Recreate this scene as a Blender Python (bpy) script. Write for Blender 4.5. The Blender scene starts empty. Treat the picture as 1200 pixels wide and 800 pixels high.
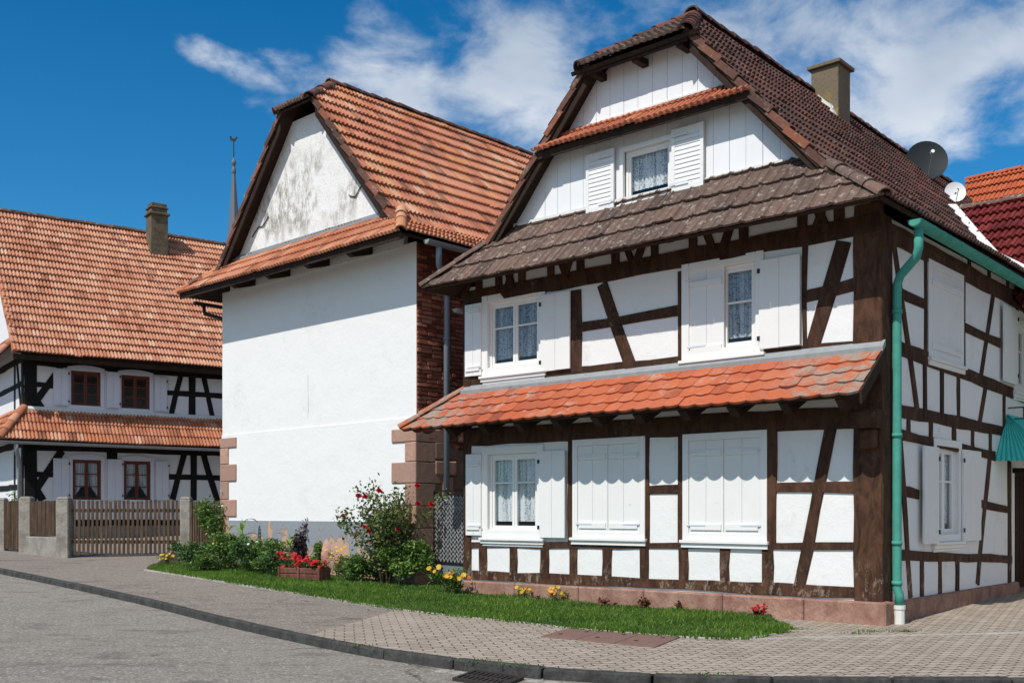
import bpy, bmesh, math, random
from mathutils import Vector, Matrix
R = math.radians
rng = random.Random(7)
scene = bpy.context.scene
COL = scene.collection
F_PX, CX, HY, EYE = 1235.0, 600.0, 601.0, 1.4

# ------------------------------------------------------------------ objects
def link(o, parent=None):
    COL.objects.link(o)
    if parent is not None:
        o.parent = parent
    return o

def wloc(o):
    v = Vector((0, 0, 0))
    while o is not None:
        v += o.location
        o = o.parent
    return v

def tag(o, label=None, cat=None, group=None, kind=None):
    if label: o['label'] = label
    if cat: o['category'] = cat
    if group: o['group'] = group
    if kind: o['kind'] = kind
    return o

def thing(name, label, cat, loc, group=None):
    o = bpy.data.objects.new(name, None)
    o.empty_display_size = .2
    COL.objects.link(o)
    o.location = loc
    return tag(o, label, cat, group)

class MB:
    def __init__(s):
        s.v = []; s.f = []; s.r = []; s.m = []; s.smooth = False
    def add(s, pts, faces, r=None, m=0):
        b = len(s.v)
        s.v.extend([Vector(p) for p in pts])
        for f in faces:
            s.f.append([b + i for i in f]); s.r.append(rng.random() if r is None else r); s.m.append(m)
    def quad(s, a, b, c, d, r=None, m=0):
        s.add([a, b, c, d], [(0, 1, 2, 3)], r, m)
    def hexa(s, lo, hi, r=None, m=0):
        n = len(lo)
        r = rng.random() if r is None else r
        faces = [tuple(range(n - 1, -1, -1)), tuple(range(n, 2 * n))]
        for i in range(n):
            j = (i + 1) % n
            faces.append((i, j, n + j, n + i))
        s.add(list(lo) + list(hi), faces, r, m)
    def box(s, c, sx, sy, sz, rot=0, r=None, m=0):
        c = Vector(c); M = Matrix.Rotation(rot, 3, 'Z')
        q = [(-1, -1), (1, -1), (1, 1), (-1, 1)]
        lo = [c + M @ Vector((x * sx / 2, y * sy / 2, -sz / 2)) for x, y in q]
        hi = [c + M @ Vector((x * sx / 2, y * sy / 2, sz / 2)) for x, y in q]
        s.hexa(lo, hi, r, m)
    def tube(s, pts, rad, n=8, r=None, m=0, cap=True):
        pts = [Vector(p) for p in pts]
        rads = rad if isinstance(rad, (list, tuple)) else [rad] * len(pts)
        rr = rng.random() if r is None else r
        b = len(s.v); prev = None
        for i, p in enumerate(pts):
            t = (pts[min(i + 1, len(pts) - 1)] - pts[max(i - 1, 0)]).normalized()
            if prev is None:
                a = t.cross(Vector((0, 0, 1)))
                if a.length < 1e-3: a = t.cross(Vector((1, 0, 0)))
            else:
                a = prev - t * prev.dot(t)
            a.normalize(); prev = a; c = t.cross(a)
            for k in range(n):
                w = 2 * math.pi * k / n
                s.v.append(p + (a * math.cos(w) + c * math.sin(w)) * rads[i])
        for i in range(len(pts) - 1):
            for k in range(n):
                k2 = (k + 1) % n
                s.f.append([b + i * n + k, b + i * n + k2, b + (i + 1) * n + k2, b + (i + 1) * n + k]); s.r.append(rr); s.m.append(m)
        if cap:
            e = b + (len(pts) - 1) * n
            s.f.append([b + k for k in range(n)][::-1]); s.r.append(rr); s.m.append(m)
            s.f.append([e + k for k in range(n)]); s.r.append(rr); s.m.append(m)
    def build(s, name, mats, parent=None, smooth=False, bevel=0, loc=None):
        if not isinstance(mats, (list, tuple)): mats = [mats]
        org = wloc(parent) if parent is not None else Vector(loc if loc is not None else (0, 0, 0))
        me = bpy.data.meshes.new(name)
        me.from_pydata([tuple(v - org) for v in s.v], [], s.f)
        a = me.attributes.new('rnd', 'FLOAT', 'FACE')
        a.data.foreach_set('value', s.r)
        for mt in mats: me.materials.append(mt)
        me.polygons.foreach_set('material_index', s.m)
        if smooth: me.polygons.foreach_set('use_smooth', [True] * len(s.f))
        me.update()
        bm = bmesh.new(); bm.from_mesh(me)
        bmesh.ops.recalc_face_normals(bm, faces=bm.faces[:])
        bm.to_mesh(me); bm.free()
        o = bpy.data.objects.new(name, me)
        link(o, parent)
        if parent is None: o.location = org
        if bevel:
            b = o.modifiers.new('edge', 'BEVEL'); b.width = bevel; b.segments = 1; b.limit_method = 'ANGLE'; b.angle_limit = R(50)
        return o

class Fac:
    """a facade: a = metres along it, z = height, d = metres out of it"""
    def __init__(s, O, d, n):
        s.O = Vector((O[0], O[1], 0)); s.d = Vector((d[0], d[1], 0)).normalized(); s.n = Vector((n[0], n[1], 0)).normalized(); s.holes = []
    def __call__(s, a, z, d=0):
        p = s.O + s.d * a + s.n * d
        return Vector((p.x, p.y, z))
    def px(s, x, y, d=0):
        k = (x - CX) / F_PX; O = s.O + s.n * d
        a = (k * O.y - O.x) / (s.d.x - k * s.d.y)
        return a, EYE + (HY - y) / F_PX * (O.y + a * s.d.y)
    def rect(s, xl, xr, yt, yb, d=0):
        a = s.px(xl, 600, d)[0]; b = s.px(xr, 600, d)[0]
        zt = s.px((xl + xr) / 2, yt, d)[1]; zb = s.px((xl + xr) / 2, yb, d)[1]
        return min(a, b), max(a, b), min(zt, zb), max(zt, zb)
    def box(s, mb, a0, a1, z0, z1, d0, d1, r=None, m=0):
        lo = [s(a0, z0, d0), s(a1, z0, d0), s(a1, z0, d1), s(a0, z0, d1)]
        hi = [s(a0, z1, d0), s(a1, z1, d0), s(a1, z1, d1), s(a0, z1, d1)]
        mb.hexa(lo, hi, r, m)
    def prism(s, mb, poly, d0, d1, r=None, m=0):
        mb.hexa([s(a, z, d0) for a, z in poly], [s(a, z, d1) for a, z in poly], r, m)

# ------------------------------------------------------------------ ground heights
C0 = (4.59, 13.1)
def sm(x): x = max(0, min(1, x)); return x * x * (3 - 2 * x)
def ground_z(x, y):
    X = x - C0[0]; Y = y - C0[1]
    u = -.75 * X + .6615 * Y; v = .6615 * X + .75 * Y
    z = .024 * math.log(1 + math.exp(max(-30, min(30, (u - 5.5) * 1.2)))) / 1.2
    z = min(z, .55)
    z += .06 * max(0, min(5, v + 1)) * sm((u - 12) / 5)
    z += .02 * max(0, min(8, v)) * sm((1.5 - u) / 1.5)
    return z
def gp(x, y, dz=0):
    z = 0
    for _ in range(30):
        Y = F_PX * (EYE - z) / (y - HY); X = (x - CX) / F_PX * Y
        z = .5 * z + .5 * ground_z(X, Y)
    return Vector((X, Y, ground_z(X, Y) + dz))
def gpt(x, y, dz=0): return Vector((x, y, ground_z(x, y) + dz))

# ------------------------------------------------------------------ materials
class NT:
    def __init__(s, name):
        s.m = bpy.data.materials.new(name); s.m.use_nodes = True
        s.t = s.m.node_tree; s.t.nodes.clear()
        s.out = s.n('ShaderNodeOutputMaterial')
        s.b = s.n('ShaderNodeBsdfPrincipled')
        s.l(s.b.outputs[0], s.out.inputs[0])
        s.co = s.n('ShaderNodeTexCoord').outputs['Object']
    def n(s, k, **kw):
        x = s.t.nodes.new(k)
        for a, v in kw.items(): setattr(x, a, v)
        return x
    def l(s, a, b): s.t.links.new(a, b)
    def setv(s, sock, v):
        if isinstance(v, (int, float)): sock.default_value = v
        elif isinstance(v, (tuple, list)): sock.default_value = tuple(v) + ((1,) if len(v) == 3 and sock.type == 'RGBA' else ())
        else: s.l(v, sock)
    def noise(s, scale, detail=5, rough=.6, co=None, dist=0, stretch=None):
        x = s.n('ShaderNodeTexNoise'); x.inputs['Scale'].default_value = scale; x.inputs['Detail'].default_value = detail
        x.inputs['Roughness'].default_value = rough; x.inputs['Distortion'].default_value = dist
        c = co or s.co
        if stretch: c = s.vmul(c, stretch)
        s.l(c, x.inputs['Vector']); return x.outputs['Fac']
    def vmul(s, co, v):
        x = s.n('ShaderNodeVectorMath', operation='MULTIPLY'); s.l(co, x.inputs[0]); x.inputs[1].default_value = v; return x.outputs[0]
    def math(s, op, a, b=0, c=None):
        x = s.n('ShaderNodeMath', operation=op); s.setv(x.inputs[0], a); s.setv(x.inputs[1], b)
        if c is not None: s.setv(x.inputs[2], c)
        return x.outputs[0]
    def ramp(s, f, stops, interp='LINEAR'):
        x = s.n('ShaderNodeValToRGB'); x.color_ramp.interpolation = interp
        e = x.color_ramp.elements
        while len(e) < len(stops): e.new(.5)
        for i, (p, c) in enumerate(stops):
            e[i].position = p
            e[i].color = (c, c, c, 1) if isinstance(c, (int, float)) else tuple(c) + (1,)
        s.l(f, x.inputs[0]); return x.outputs[0]
    def step(s, f, lo, hi):
        x = s.n('ShaderNodeMapRange'); x.interpolation_type = 'SMOOTHSTEP'; s.l(f, x.inputs[0])
        x.inputs[1].default_value = lo; x.inputs[2].default_value = hi; return x.outputs[0]
    def mix(s, f, a, b, mode='MIX'):
        x = s.n('ShaderNodeMix', data_type='RGBA', blend_type=mode); s.setv(x.inputs[0], f); s.setv(x.inputs[6], a); s.setv(x.inputs[7], b); return x.outputs[2]
    def attr(s, name='rnd'): return s.n('ShaderNodeAttribute', attribute_name=name).outputs['Fac']
    def bump(s, h, dist=.01, strength=1, prev=None):
        x = s.n('ShaderNodeBump'); x.inputs['Distance'].default_value = dist; x.inputs['Strength'].default_value = strength; s.l(h, x.inputs['Height'])
        if prev: s.l(prev, x.inputs['Normal'])
        return x.outputs[0]
    def fin(s, col, rough=.8, bump=None, spec=.3, metal=0):
        s.setv(s.b.inputs['Base Color'], col); s.setv(s.b.inputs['Roughness'], rough)
        s.b.inputs['Specular IOR Level'].default_value = spec; s.b.inputs['Metallic'].default_value = metal
        if bump: s.l(bump, s.b.inputs['Normal'])
        return s.m

def m_plaster(name, base, dirt=(.45, .44, .41), amt=.5, scale=1.3, crack=True):
    t = NT(name)
    n1 = t.noise(scale, 8, .7); n2 = t.noise(14, 6, .7); n3 = t.noise(70, 3, .6)
    f = t.math('MULTIPLY', t.step(n1, .5, .8), t.step(n2, .35, .75))
    c = t.mix(t.math('MULTIPLY', f, amt), base, dirt)
    sp = t.step(t.noise(24, 4, .8), .72, .78)
    c = t.mix(t.math('MULTIPLY', sp, .35 * amt), c, (.3, .27, .23))
    b = t.bump(t.noise(2.2, 3, .5), .025, .6); b = t.bump(n3, .004, .6, b); b = t.bump(n2, .01, .5, b)
    return t.fin(c, .9, b, .15)

def m_wood(name, dark, light, scale=1, worn=0.0, rough=.8, low=0):
    t = NT(name)
    g = t.noise(6 * scale, 8, .75, stretch=(1, 1, .35), dist=.8); f = t.noise(40 * scale, 4, .7, stretch=(1, 1, .12))
    c = t.mix(t.step(g, .3, .7), dark, light)
    c = t.mix(t.math('MULTIPLY', t.attr(), .45), c, tuple(x * .55 for x in dark))
    if worn:
        w = t.math('MULTIPLY', t.math('MULTIPLY', t.step(t.noise(13, 8, .85), .53, .62), t.step(t.noise(1.3, 4, .6), .55, .68)), worn)
        if low:
            sp = t.n('ShaderNodeSeparateXYZ'); t.l(t.co, sp.inputs[0])
            lw = t.math('SUBTRACT', 1.0, t.step(sp.outputs[2], .35, .95))
            lw = t.math('MULTIPLY', t.math('MULTIPLY', lw, t.step(t.noise(7, 8, .8, stretch=(1, 1, .6)), .52, .6)), low)
            w = t.math('MAXIMUM', w, lw)
        b0 = t.math('MULTIPLY', t.step(t.noise(3, 6, .8), .58, .7), .5); c = t.mix(b0, c, tuple(x * .4 for x in dark))
        c = t.mix(w, c, (.3, .22, .17))
    ck = t.step(f, .66, .72); c = t.mix(t.math('MULTIPLY', ck, .6), c, tuple(x * .3 for x in dark))
    b = t.bump(f, .008, .9); b = t.bump(g, .012, .6, b)
    return t.fin(c, rough, b, .2)

def m_paint(name, col, rough=.55, wear=.25, var=.05):
    t = NT(name)
    n = t.noise(9, 7, .75); v = t.noise(2.5, 3)
    c = t.mix(v, tuple(x * (1 - var) for x in col), tuple(min(1, x * (1 + var)) for x in col))
    w = t.math('MULTIPLY', t.step(n, .62, .71), wear)
    c = t.mix(w, c, (.32, .29, .25))
    b = t.bump(t.noise(60, 3, .6, stretch=(1, 1, .2)), .003, .6)
    return t.fin(c, rough, b, .35)

def m_tile(name, stops, lichen=(.42, .4, .34), lamt=.25, lscale=5, rough=.85, dark=(.03, .022, .018), damt=.4, yellow=0, ends=None):
    t = NT(name)
    c = t.ramp(t.attr(), stops)
    n = t.noise(lscale, 8, .75); n2 = t.noise(22, 6, .75); n3 = t.noise(1.1, 4, .6)
    c = t.mix(t.math('MULTIPLY', t.step(n2, .5, .75), damt), c, dark)
    c = t.mix(t.math('MULTIPLY', t.math('MULTIPLY', t.step(n, .53, .68), t.step(n2, .3, .55)), lamt), c, lichen)
    c = t.mix(t.math('MULTIPLY', t.step(n3, .4, .7), .25), c, tuple(x * 1.25 for x in stops[-1][1]))
    if ends:
        d = t.n('ShaderNodeVectorMath', operation='DOT_PRODUCT'); t.l(t.co, d.inputs[0]); d.inputs[1].default_value = (-.75, .6615, 0)
        e = t.math('MAXIMUM', t.step(d.outputs['Value'], 5.9, 7.6), t.math('SUBTRACT', 1.0, t.step(d.outputs['Value'], .1, 1.7)))
        e = t.math('MULTIPLY', e, t.step(t.noise(3.4, 8, .75), .44, .54)); c = t.mix(t.math('MULTIPLY', e, ends), c, t.mix(t.noise(16, 5, .8), (.06, .05, .04), lichen))
    if yellow:
        c = t.mix(t.math('MULTIPLY', t.step(t.noise(3.3, 6, .8), .7, .74), yellow), c, (.5, .25, .02))
    b = t.bump(n2, .006, .7); b = t.bump(t.noise(90, 3), .002, .6, b)
    return t.fin(c, rough, b, .25)

def m_stone(name, a, b_, scale=3, joint=None, rough=.9, rnd=.4):
    t = NT(name)
    n = t.noise(scale, 8, .7); n2 = t.noise(30, 5, .75)
    c = t.mix(t.step(n, .3, .7), a, b_); c = t.mix(t.math('MULTIPLY', t.step(n2, .45, .7), .6), c, tuple(x * .55 for x in a))
    c = t.mix(t.math('MULTIPLY', t.attr(), rnd), c, tuple(x * .6 for x in b_))
    bb = t.bump(n2, .008, .8); bb = t.bump(n, .02, .6, bb)
    return t.fin(c, rough, bb, .2)

def m_simple(name, col, rough=.5, metal=0, spec=.4, var=.12, scale=8, bump=.002):
    t = NT(name)
    n = t.noise(scale, 6, .7)
    c = t.mix(n, tuple(x * (1 - var) for x in col), tuple(min(1, x * (1 + var)) for x in col))
    return t.fin(c, rough, t.bump(t.noise(scale * 5, 4), bump, .6), spec, metal)

M = {}
M['white'] = m_plaster('white_plaster', (.79, .785, .765), amt=.95, scale=2.2)
M['white_house'] = m_plaster('white_render', (.78, .775, .755), (.5, .49, .46), amt=.9, scale=.8)
M['left_plaster'] = m_plaster('left_white_plaster', (.74, .74, .75), amt=.35)
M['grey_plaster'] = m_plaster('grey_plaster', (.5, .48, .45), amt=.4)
def m_gable():
    t = NT('stained_white_render')
    st = t.noise(4, 9, .8, stretch=(1, 1, .5)); big = t.noise(.9, 3, .5); sp = t.noise(26, 5, .8)
    z = t.n('ShaderNodeSeparateXYZ'); t.l(t.co, z.inputs[0])
    band = t.math('MULTIPLY', t.step(z.outputs[2], 6.7, 7.5), t.math('SUBTRACT', 1.0, t.step(z.outputs[2], 7.9, 9.2)))
    f = t.math('MULTIPLY', t.math('MULTIPLY', t.step(st, .42, .62), t.step(big, .36, .52)), band)
    c = t.mix(t.math('MULTIPLY', f, .9), (.80, .79, .76), (.17, .15, .11))
    c = t.mix(t.math('MULTIPLY', t.math('MULTIPLY', t.step(sp, .5, .66), t.step(st, .34, .55)), .6), c, (.34, .32, .27))
    return t.fin(c, .92, t.bump(sp, .012, .8, t.bump(t.noise(3, 3), .04, .5)), .15)
M['gable'] = m_gable()
def m_band():
    t = NT('peeling_grey_plinth_paint')
    n = t.noise(2.4, 6, .65, stretch=(1, 1, .5)); n2 = t.noise(10, 6, .7)
    z = t.n('ShaderNodeSeparateXYZ'); t.l(t.co, z.inputs[0])
    low = t.math('SUBTRACT', 1.0, t.step(z.outputs[2], .45, 1.15))
    f = t.step(t.math('ADD', t.math('ADD', n, t.math('MULTIPLY', n2, .12)), t.math('MULTIPLY', low, .14)), .64, .67)
    c = t.mix(n2, (.2, .22, .24), (.32, .34, .36))
    c = t.mix(f, c, (.5, .33, .23))
    return t.fin(c, .9, t.bump(f, -.01, .8, t.bump(n2, .01, .5)), .2)
M['band'] = m_band()
M['timber'] = m_wood('brown_oak_timber', (.03, .0145, .0085), (.125, .059, .033), worn=.5, low=.8)
M['black_timber'] = m_wood('black_tarred_timber', (.008, .007, .007), (.022, .02, .018))
M['dark_wood'] = m_wood('dark_roof_boarding', (.022, .013, .009), (.05, .028, .018))
M['fence_wood'] = m_wood('weathered_fence_wood', (.055, .035, .022), (.16, .1, .06), scale=1.5)
M['shutter'] = m_paint('white_shutter_paint', (.77, .765, .74), .6, .5)
M['left_shutter'] = m_paint('pale_shutter_paint', (.66, .68, .74), .6, .15)
M['boards'] = m_paint('white_gable_boards', (.78, .785, .79), .6, .12)
M['redbrown'] = m_paint('red_brown_window_paint', (.13, .034, .02), .45, .1)
M['sandstone'] = m_stone('red_sandstone', (.24, .115, .085), (.44, .27, .2), scale=4, rnd=.3)
M['quoin'] = m_stone('pink_sandstone_quoins', (.42, .24, .18), (.52, .33, .25), scale=6, rnd=.9)
M['concrete'] = m_stone('old_concrete', (.2, .18, .15), (.42, .39, .34))
M['chimney_yellow'] = m_tile('lichened_chimney_render', [(0, (.12, .095, .065)), (1, (.18, .14, .09))], lichen=(.36, .23, .04), lamt=.75, lscale=3, damt=.85)
M['chimney'] = m_stone('weathered_chimney_render', (.05, .042, .032), (.24, .19, .12), scale=5)
M['rock_pink'] = m_stone('pink_boulder', (.42, .22, .17), (.56, .34, .27))
M['rock_dark'] = m_stone('dark_boulder', (.03, .03, .03), (.07, .07, .07))
M['tile_left'] = m_tile('pale_orange_roof_tiles', [(0, (.33, .125, .07)), (.35, (.48, .2, .115)), (.7, (.56, .28, .17)), (1, (.62, .38, .26))], lamt=.3, damt=.35)
M['tile_pent'] = m_tile('orange_ribbed_tiles', [(0, (.22, .08, .047)), (.35, (.40, .135, .065)), (.75, (.5, .195, .1)), (1, (.58, .32, .21))], lamt=.4, damt=.42, yellow=.5)
M['tile_white'] = m_tile('red_orange_roof_tiles', [(0, (.16, .07, .045)), (.3, (.40, .14, .078)), (.55, (.5, .19, .11)), (.72, (.5, .21, .085)), (1, (.56, .33, .22))], lamt=.4, damt=.5)
M['tile_brown'] = m_tile('dark_brown_roof_tiles', [(0, (.035, .022, .02)), (.4, (.07, .038, .032)), (.8, (.1, .048, .038)), (1, (.17, .06, .042))], lichen=(.4, .36, .3), lamt=.4, lscale=9, damt=.4)
M['tile_verge'] = m_tile('mossy_brown_verge_tiles', [(0, (.06, .033, .026)), (.5, (.12, .06, .043)), (.85, (.16, .07, .045)), (1, (.24, .085, .05))], lichen=(.4, .36, .28), lamt=.6, lscale=7, damt=.5, yellow=.4)
M['lawn_soil'] = m_stone('lawn_turf', (.03, .055, .012), (.06, .1, .02))
M['tile_skirt'] = m_tile('lichened_brown_tiles', [(0, (.075, .05, .04)), (.5, (.12, .082, .065)), (1, (.17, .1, .075))], lichen=(.5, .46, .38), lamt=.8, lscale=11, damt=.35, yellow=.5)
M['tile_flat'] = m_tile('orange_beaver_tail_tiles', [(0, (.25, .06, .03)), (.25, (.39, .09, .038)), (.75, (.47, .12, .05)), (1, (.44, .16, .09))], lichen=(.46, .43, .36), lamt=.55, lscale=2.6, damt=.4, ends=.85, yellow=.3)
M['tile_mid'] = m_tile('orange_brown_tiles', [(0, (.3, .085, .045)), (.6, (.44, .14, .07)), (1, (.5, .2, .12))], lamt=.5, damt=.35)
M['tile_maroon'] = m_tile('glazed_dark_red_tiles', [(0, (.09, .014, .014)), (.6, (.15, .022, .02)), (1, (.26, .05, .04))], lamt=.1, damt=.2, rough=.45)
M['tile_orange'] = m_tile('bright_orange_tiles', [(0, (.36, .075, .028)), (1, (.45, .12, .05))], lamt=.08, damt=.15)
M['zinc'] = m_simple('zinc_sheet', (.3, .315, .32), .6, .2, var=.3)
M['blue_pipe'] = m_simple('blue_grey_pipe', (.22, .27, .32), .45, .2)
M['copper'] = m_simple('verdigris_copper', (.065, .30, .235), .75, .0, spec=.2, var=.45, scale=5)
M['teal'] = m_simple('teal_corrugated_sheet', (.08, .6, .53), .6, .0, var=.25)
M['iron'] = m_simple('dark_iron', (.03, .03, .033), .5, .5)
M['slate'] = m_simple('grey_slate', (.12, .14, .17), .6)
M['dish'] = m_simple('dark_grey_dish', (.024, .03, .033), .6, spec=.15)
M['dish_white'] = m_simple('white_dish', (.75, .75, .75), .4)
M['door'] = m_wood('brown_door_wood', (.03, .014, .008), (.06, .028, .016))
M['rust'] = m_simple('rusty_steel_plate', (.19, .105, .08), .75, .0, var=.3, scale=5)
M['grate'] = m_simple('cast_iron_grate', (.05, .04, .034), .6, .4)
M['soil'] = m_stone('bed_soil', (.05, .035, .025), (.1, .07, .05))
M['white_plastic'] = m_simple('white_pipe_boot', (.7, .7, .66), .5)
M['trough'] = m_wood('red_brown_log_trough', (.1, .035, .025), (.28, .12, .085), worn=.5)

def m_brick():
    t = NT('eroded_red_brick')
    d = t.noise(4, 3); sep = t.n('ShaderNodeSeparateXYZ'); t.l(t.co, sep.inputs[0])
    hor = t.math('ADD', t.math('MULTIPLY', sep.outputs[0], .6888), t.math('MULTIPLY', sep.outputs[1], .725))
    cmb = t.n('ShaderNodeCombineXYZ'); t.l(t.math('ADD', hor, t.math('MULTIPLY', d, .03)), cmb.inputs[0]); t.l(t.math('ADD', sep.outputs[2], t.math('MULTIPLY', d, .04)), cmb.inputs[1])
    b = t.n('ShaderNodeTexBrick'); t.l(cmb.outputs[0], b.inputs['Vector'])
    b.inputs['Scale'].default_value = 1; b.inputs['Brick Width'].default_value = .25; b.inputs['Row Height'].default_value = .085
    b.inputs['Mortar Size'].default_value = .012; b.inputs['Mortar Smooth'].default_value = .3
    b.inputs['Color1'].default_value = (.30, .075, .04, 1); b.inputs['Color2'].default_value = (.17, .045, .028, 1); b.inputs['Mortar'].default_value = (.09, .05, .035, 1)
    n2 = t.noise(12, 6, .75)
    c = t.mix(t.math('MULTIPLY', t.step(n2, .5, .7), .5), b.outputs['Color'], (.08, .03, .02))
    c = t.mix(t.math('MULTIPLY', t.step(t.noise(7, 6, .7), .62, .7), .5), c, (.42, .2, .13))
    return t.fin(c, .9, t.bump(b.outputs['Fac'], -.03, 1, t.bump(n2, .02, .9)), .15)
M['brick'] = m_brick()

def m_asphalt(name, a, b_, tint=(.25, .22, .2)):
    t = NT(name)
    n = t.noise(75, 4, .85); g = t.noise(32, 4, .8); big = t.noise(.5, 5, .65); mid = t.noise(2.2, 6, .7, stretch=(.5, 1, 1))
    vo = t.n('ShaderNodeTexVoronoi'); vo.inputs['Scale'].default_value = 50; t.l(t.co, vo.inputs['Vector'])
    vs = t.n('ShaderNodeSeparateXYZ'); t.l(vo.outputs['Color'], vs.inputs[0])
    c = t.mix(t.math('ADD', t.math('MULTIPLY', vs.outputs[0], .55), t.math('MULTIPLY', t.step(n, .3, .7), .45)), a, b_)
    c = t.mix(t.math('MULTIPLY', t.step(vs.outputs[1], .9, .95), .5), c, (.6, .57, .52))
    c = t.mix(t.math('MULTIPLY', t.step(big, .4, .7), .3), c, tint)
    c = t.mix(t.math('MULTIPLY', t.step(mid, .5, .72), .5), c, tuple(x * .6 for x in a))
    v = t.n('ShaderNodeTexVoronoi', feature='DISTANCE_TO_EDGE'); v.inputs['Scale'].default_value = .33
    dco = t.n('ShaderNodeVectorMath', operation='ADD'); t.l(t.co, dco.inputs[0])
    nn = t.n('ShaderNodeTexNoise'); nn.inputs['Scale'].default_value = 2; nn.inputs['Detail'].default_value = 6; t.l(t.co, nn.inputs['Vector'])
    t.l(t.vmul(nn.outputs['Color'], (.9, .9, 0)), dco.inputs[1]); t.l(dco.outputs[0], v.inputs['Vector'])
    cr = t.math('SUBTRACT', 1.0, t.step(v.outputs['Distance'], .0015, .006))
    cr = t.math('MULTIPLY', cr, t.step(t.noise(.7, 3), .45, .6))
    c = t.mix(t.math('MULTIPLY', cr, .7), c, tuple(x * .35 for x in a))
    return t.fin(c, .92, t.bump(n, .006, .9, t.bump(g, .008, .6)), .2)
M['asphalt'] = m_asphalt('grey_road_asphalt', (.09, .079, .064), (.40, .358, .3), (.27, .235, .194))
M['pave_asphalt'] = m_asphalt('brownish_pavement_asphalt', (.095, .08, .065), (.36, .305, .255), (.24, .2, .165))
M['kerb'] = m_stone('dark_kerb_stone', (.03, .03, .028), (.085, .084, .078), scale=6)
M['edging'] = m_stone('pale_edging_stone', (.32, .29, .25), (.5, .46, .4))

def m_paver():
    t = NT('zigzag_block_paving')
    mp = t.n('ShaderNodeMapping'); mp.inputs['Rotation'].default_value = (0, 0, R(-9)); t.l(t.co, mp.inputs['Vector'])
    sep = t.n('ShaderNodeSeparateXYZ'); t.l(mp.outputs[0], sep.inputs[0])
    tri = t.math('PINGPONG', sep.outputs[0], .0563)
    tri2 = t.math('PINGPONG', sep.outputs[1], .07)
    cmb = t.n('ShaderNodeCombineXYZ')
    t.l(t.math('ADD', sep.outputs[0], t.math('MULTIPLY', tri2, .18)), cmb.inputs[0])
    t.l(t.math('ADD', sep.outputs[1], t.math('MULTIPLY', tri, .75)), cmb.inputs[1])
    b = t.n('ShaderNodeTexBrick'); t.l(cmb.outputs[0], b.inputs['Vector'])
    b.inputs['Scale'].default_value = 1; b.inputs['Brick Width'].default_value = .225; b.inputs['Row Height'].default_value = .14
    b.inputs['Mortar Size'].default_value = .007; b.inputs['Mortar Smooth'].default_value = .15; b.inputs['Bias'].default_value = 0
    b.inputs['Color1'].default_value = (.34, .275, .215, 1); b.inputs['Color2'].default_value = (.44, .365, .295, 1); b.inputs['Mortar'].default_value = (.05, .042, .03, 1)
    n = t.noise(60, 4, .8); big = t.noise(.9, 5, .65)
    hy = t.n('ShaderNodeSeparateXYZ'); t.l(cmb.outputs[0], hy.inputs[0])
    hm = t.math('SUBTRACT', 1.0, t.step(t.math('PINGPONG', hy.outputs[1], .07), .006, .02))
    c = t.mix(t.math('MULTIPLY', hm, .85), b.outputs['Color'], (.045, .038, .026))
    c = t.mix(t.math('MULTIPLY', t.step(n, .4, .75), .4), c, (.2, .165, .13))
    c = t.mix(t.math('MULTIPLY', t.step(big, .45, .7), .3), c, (.43, .37, .31))
    c = t.mix(t.math('MULTIPLY', t.step(t.noise(3, 6, .7), .6, .75), .3), c, (.15, .125, .1))
    return t.fin(c, .9, t.bump(b.outputs['Fac'], -.012, 1, t.bump(n, .003, .7)), .2)
M['paver'] = m_paver()

LEAFK = 1.25
def m_leaf(name, a, b_, c_, trans=.25):
    t = NT(name)
    c = t.ramp(t.attr(), [(0, tuple(min(.9, x * LEAFK) for x in a)), (.55, tuple(min(.9, x * LEAFK) for x in b_)), (1, tuple(min(.9, x * LEAFK) for x in c_))])
    t.fin(c, .5, None, .35)
    tr = t.n('ShaderNodeBsdfTranslucent'); t.l(t.mix(1.0, c, (1.3, 1.5, .6), 'MULTIPLY'), tr.inputs[0])
    mx = t.n('ShaderNodeMixShader'); mx.inputs[0].default_value = trans
    t.l(t.b.outputs[0], mx.inputs[1]); t.l(tr.outputs[0], mx.inputs[2]); t.l(mx.outputs[0], t.out.inputs[0])
    return t.m
M['leaf'] = m_leaf('mid_green_leaves', (.03, .07, .015), (.075, .145, .03), (.16, .23, .06))
M['leaf_dark'] = m_leaf('dark_green_leaves', (.02, .05, .016), (.05, .105, .028), (.1, .17, .05))
M['leaf_light'] = m_leaf('light_green_leaves', (.05, .1, .02), (.1, .18, .035), (.18, .26, .06))
M['leaf_rose'] = m_leaf('rose_leaves', (.04, .065, .02), (.085, .125, .035), (.17, .16, .06))
M['leaf_purple'] = m_leaf('dark_purple_leaves', (.02, .012, .018), (.05, .025, .035), (.09, .05, .05))
M['leaf_rust'] = m_leaf('bronze_leaves', (.05, .015, .012), (.1, .03, .02), (.15, .06, .03))
LEAFK = 1.0
M['grass'] = m_leaf('lawn_grass', (.05, .11, .012), (.1, .195, .022), (.2, .28, .055), .3)
M['stem'] = m_leaf('plant_stems', (.06, .07, .03), (.09, .09, .04), (.12, .1, .05), .05)
M['woody'] = m_leaf('woody_stems', (.05, .035, .02), (.09, .06, .035), (.13, .09, .05), .02)
for nm, c in dict(red=(.5, .006, .012), crimson=(.38, .01, .04), yellow=(.75, .42, .01), orange=(.7, .18, .01), white=(.75, .75, .72), purple=(.13, .04, .25), pink=(.5, .05, .12)).items():
    M['fl_' + nm] = m_leaf(nm + '_petals', tuple(x * .75 for x in c), c, tuple(min(1, x * 1.2) for x in c), .2)

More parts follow.
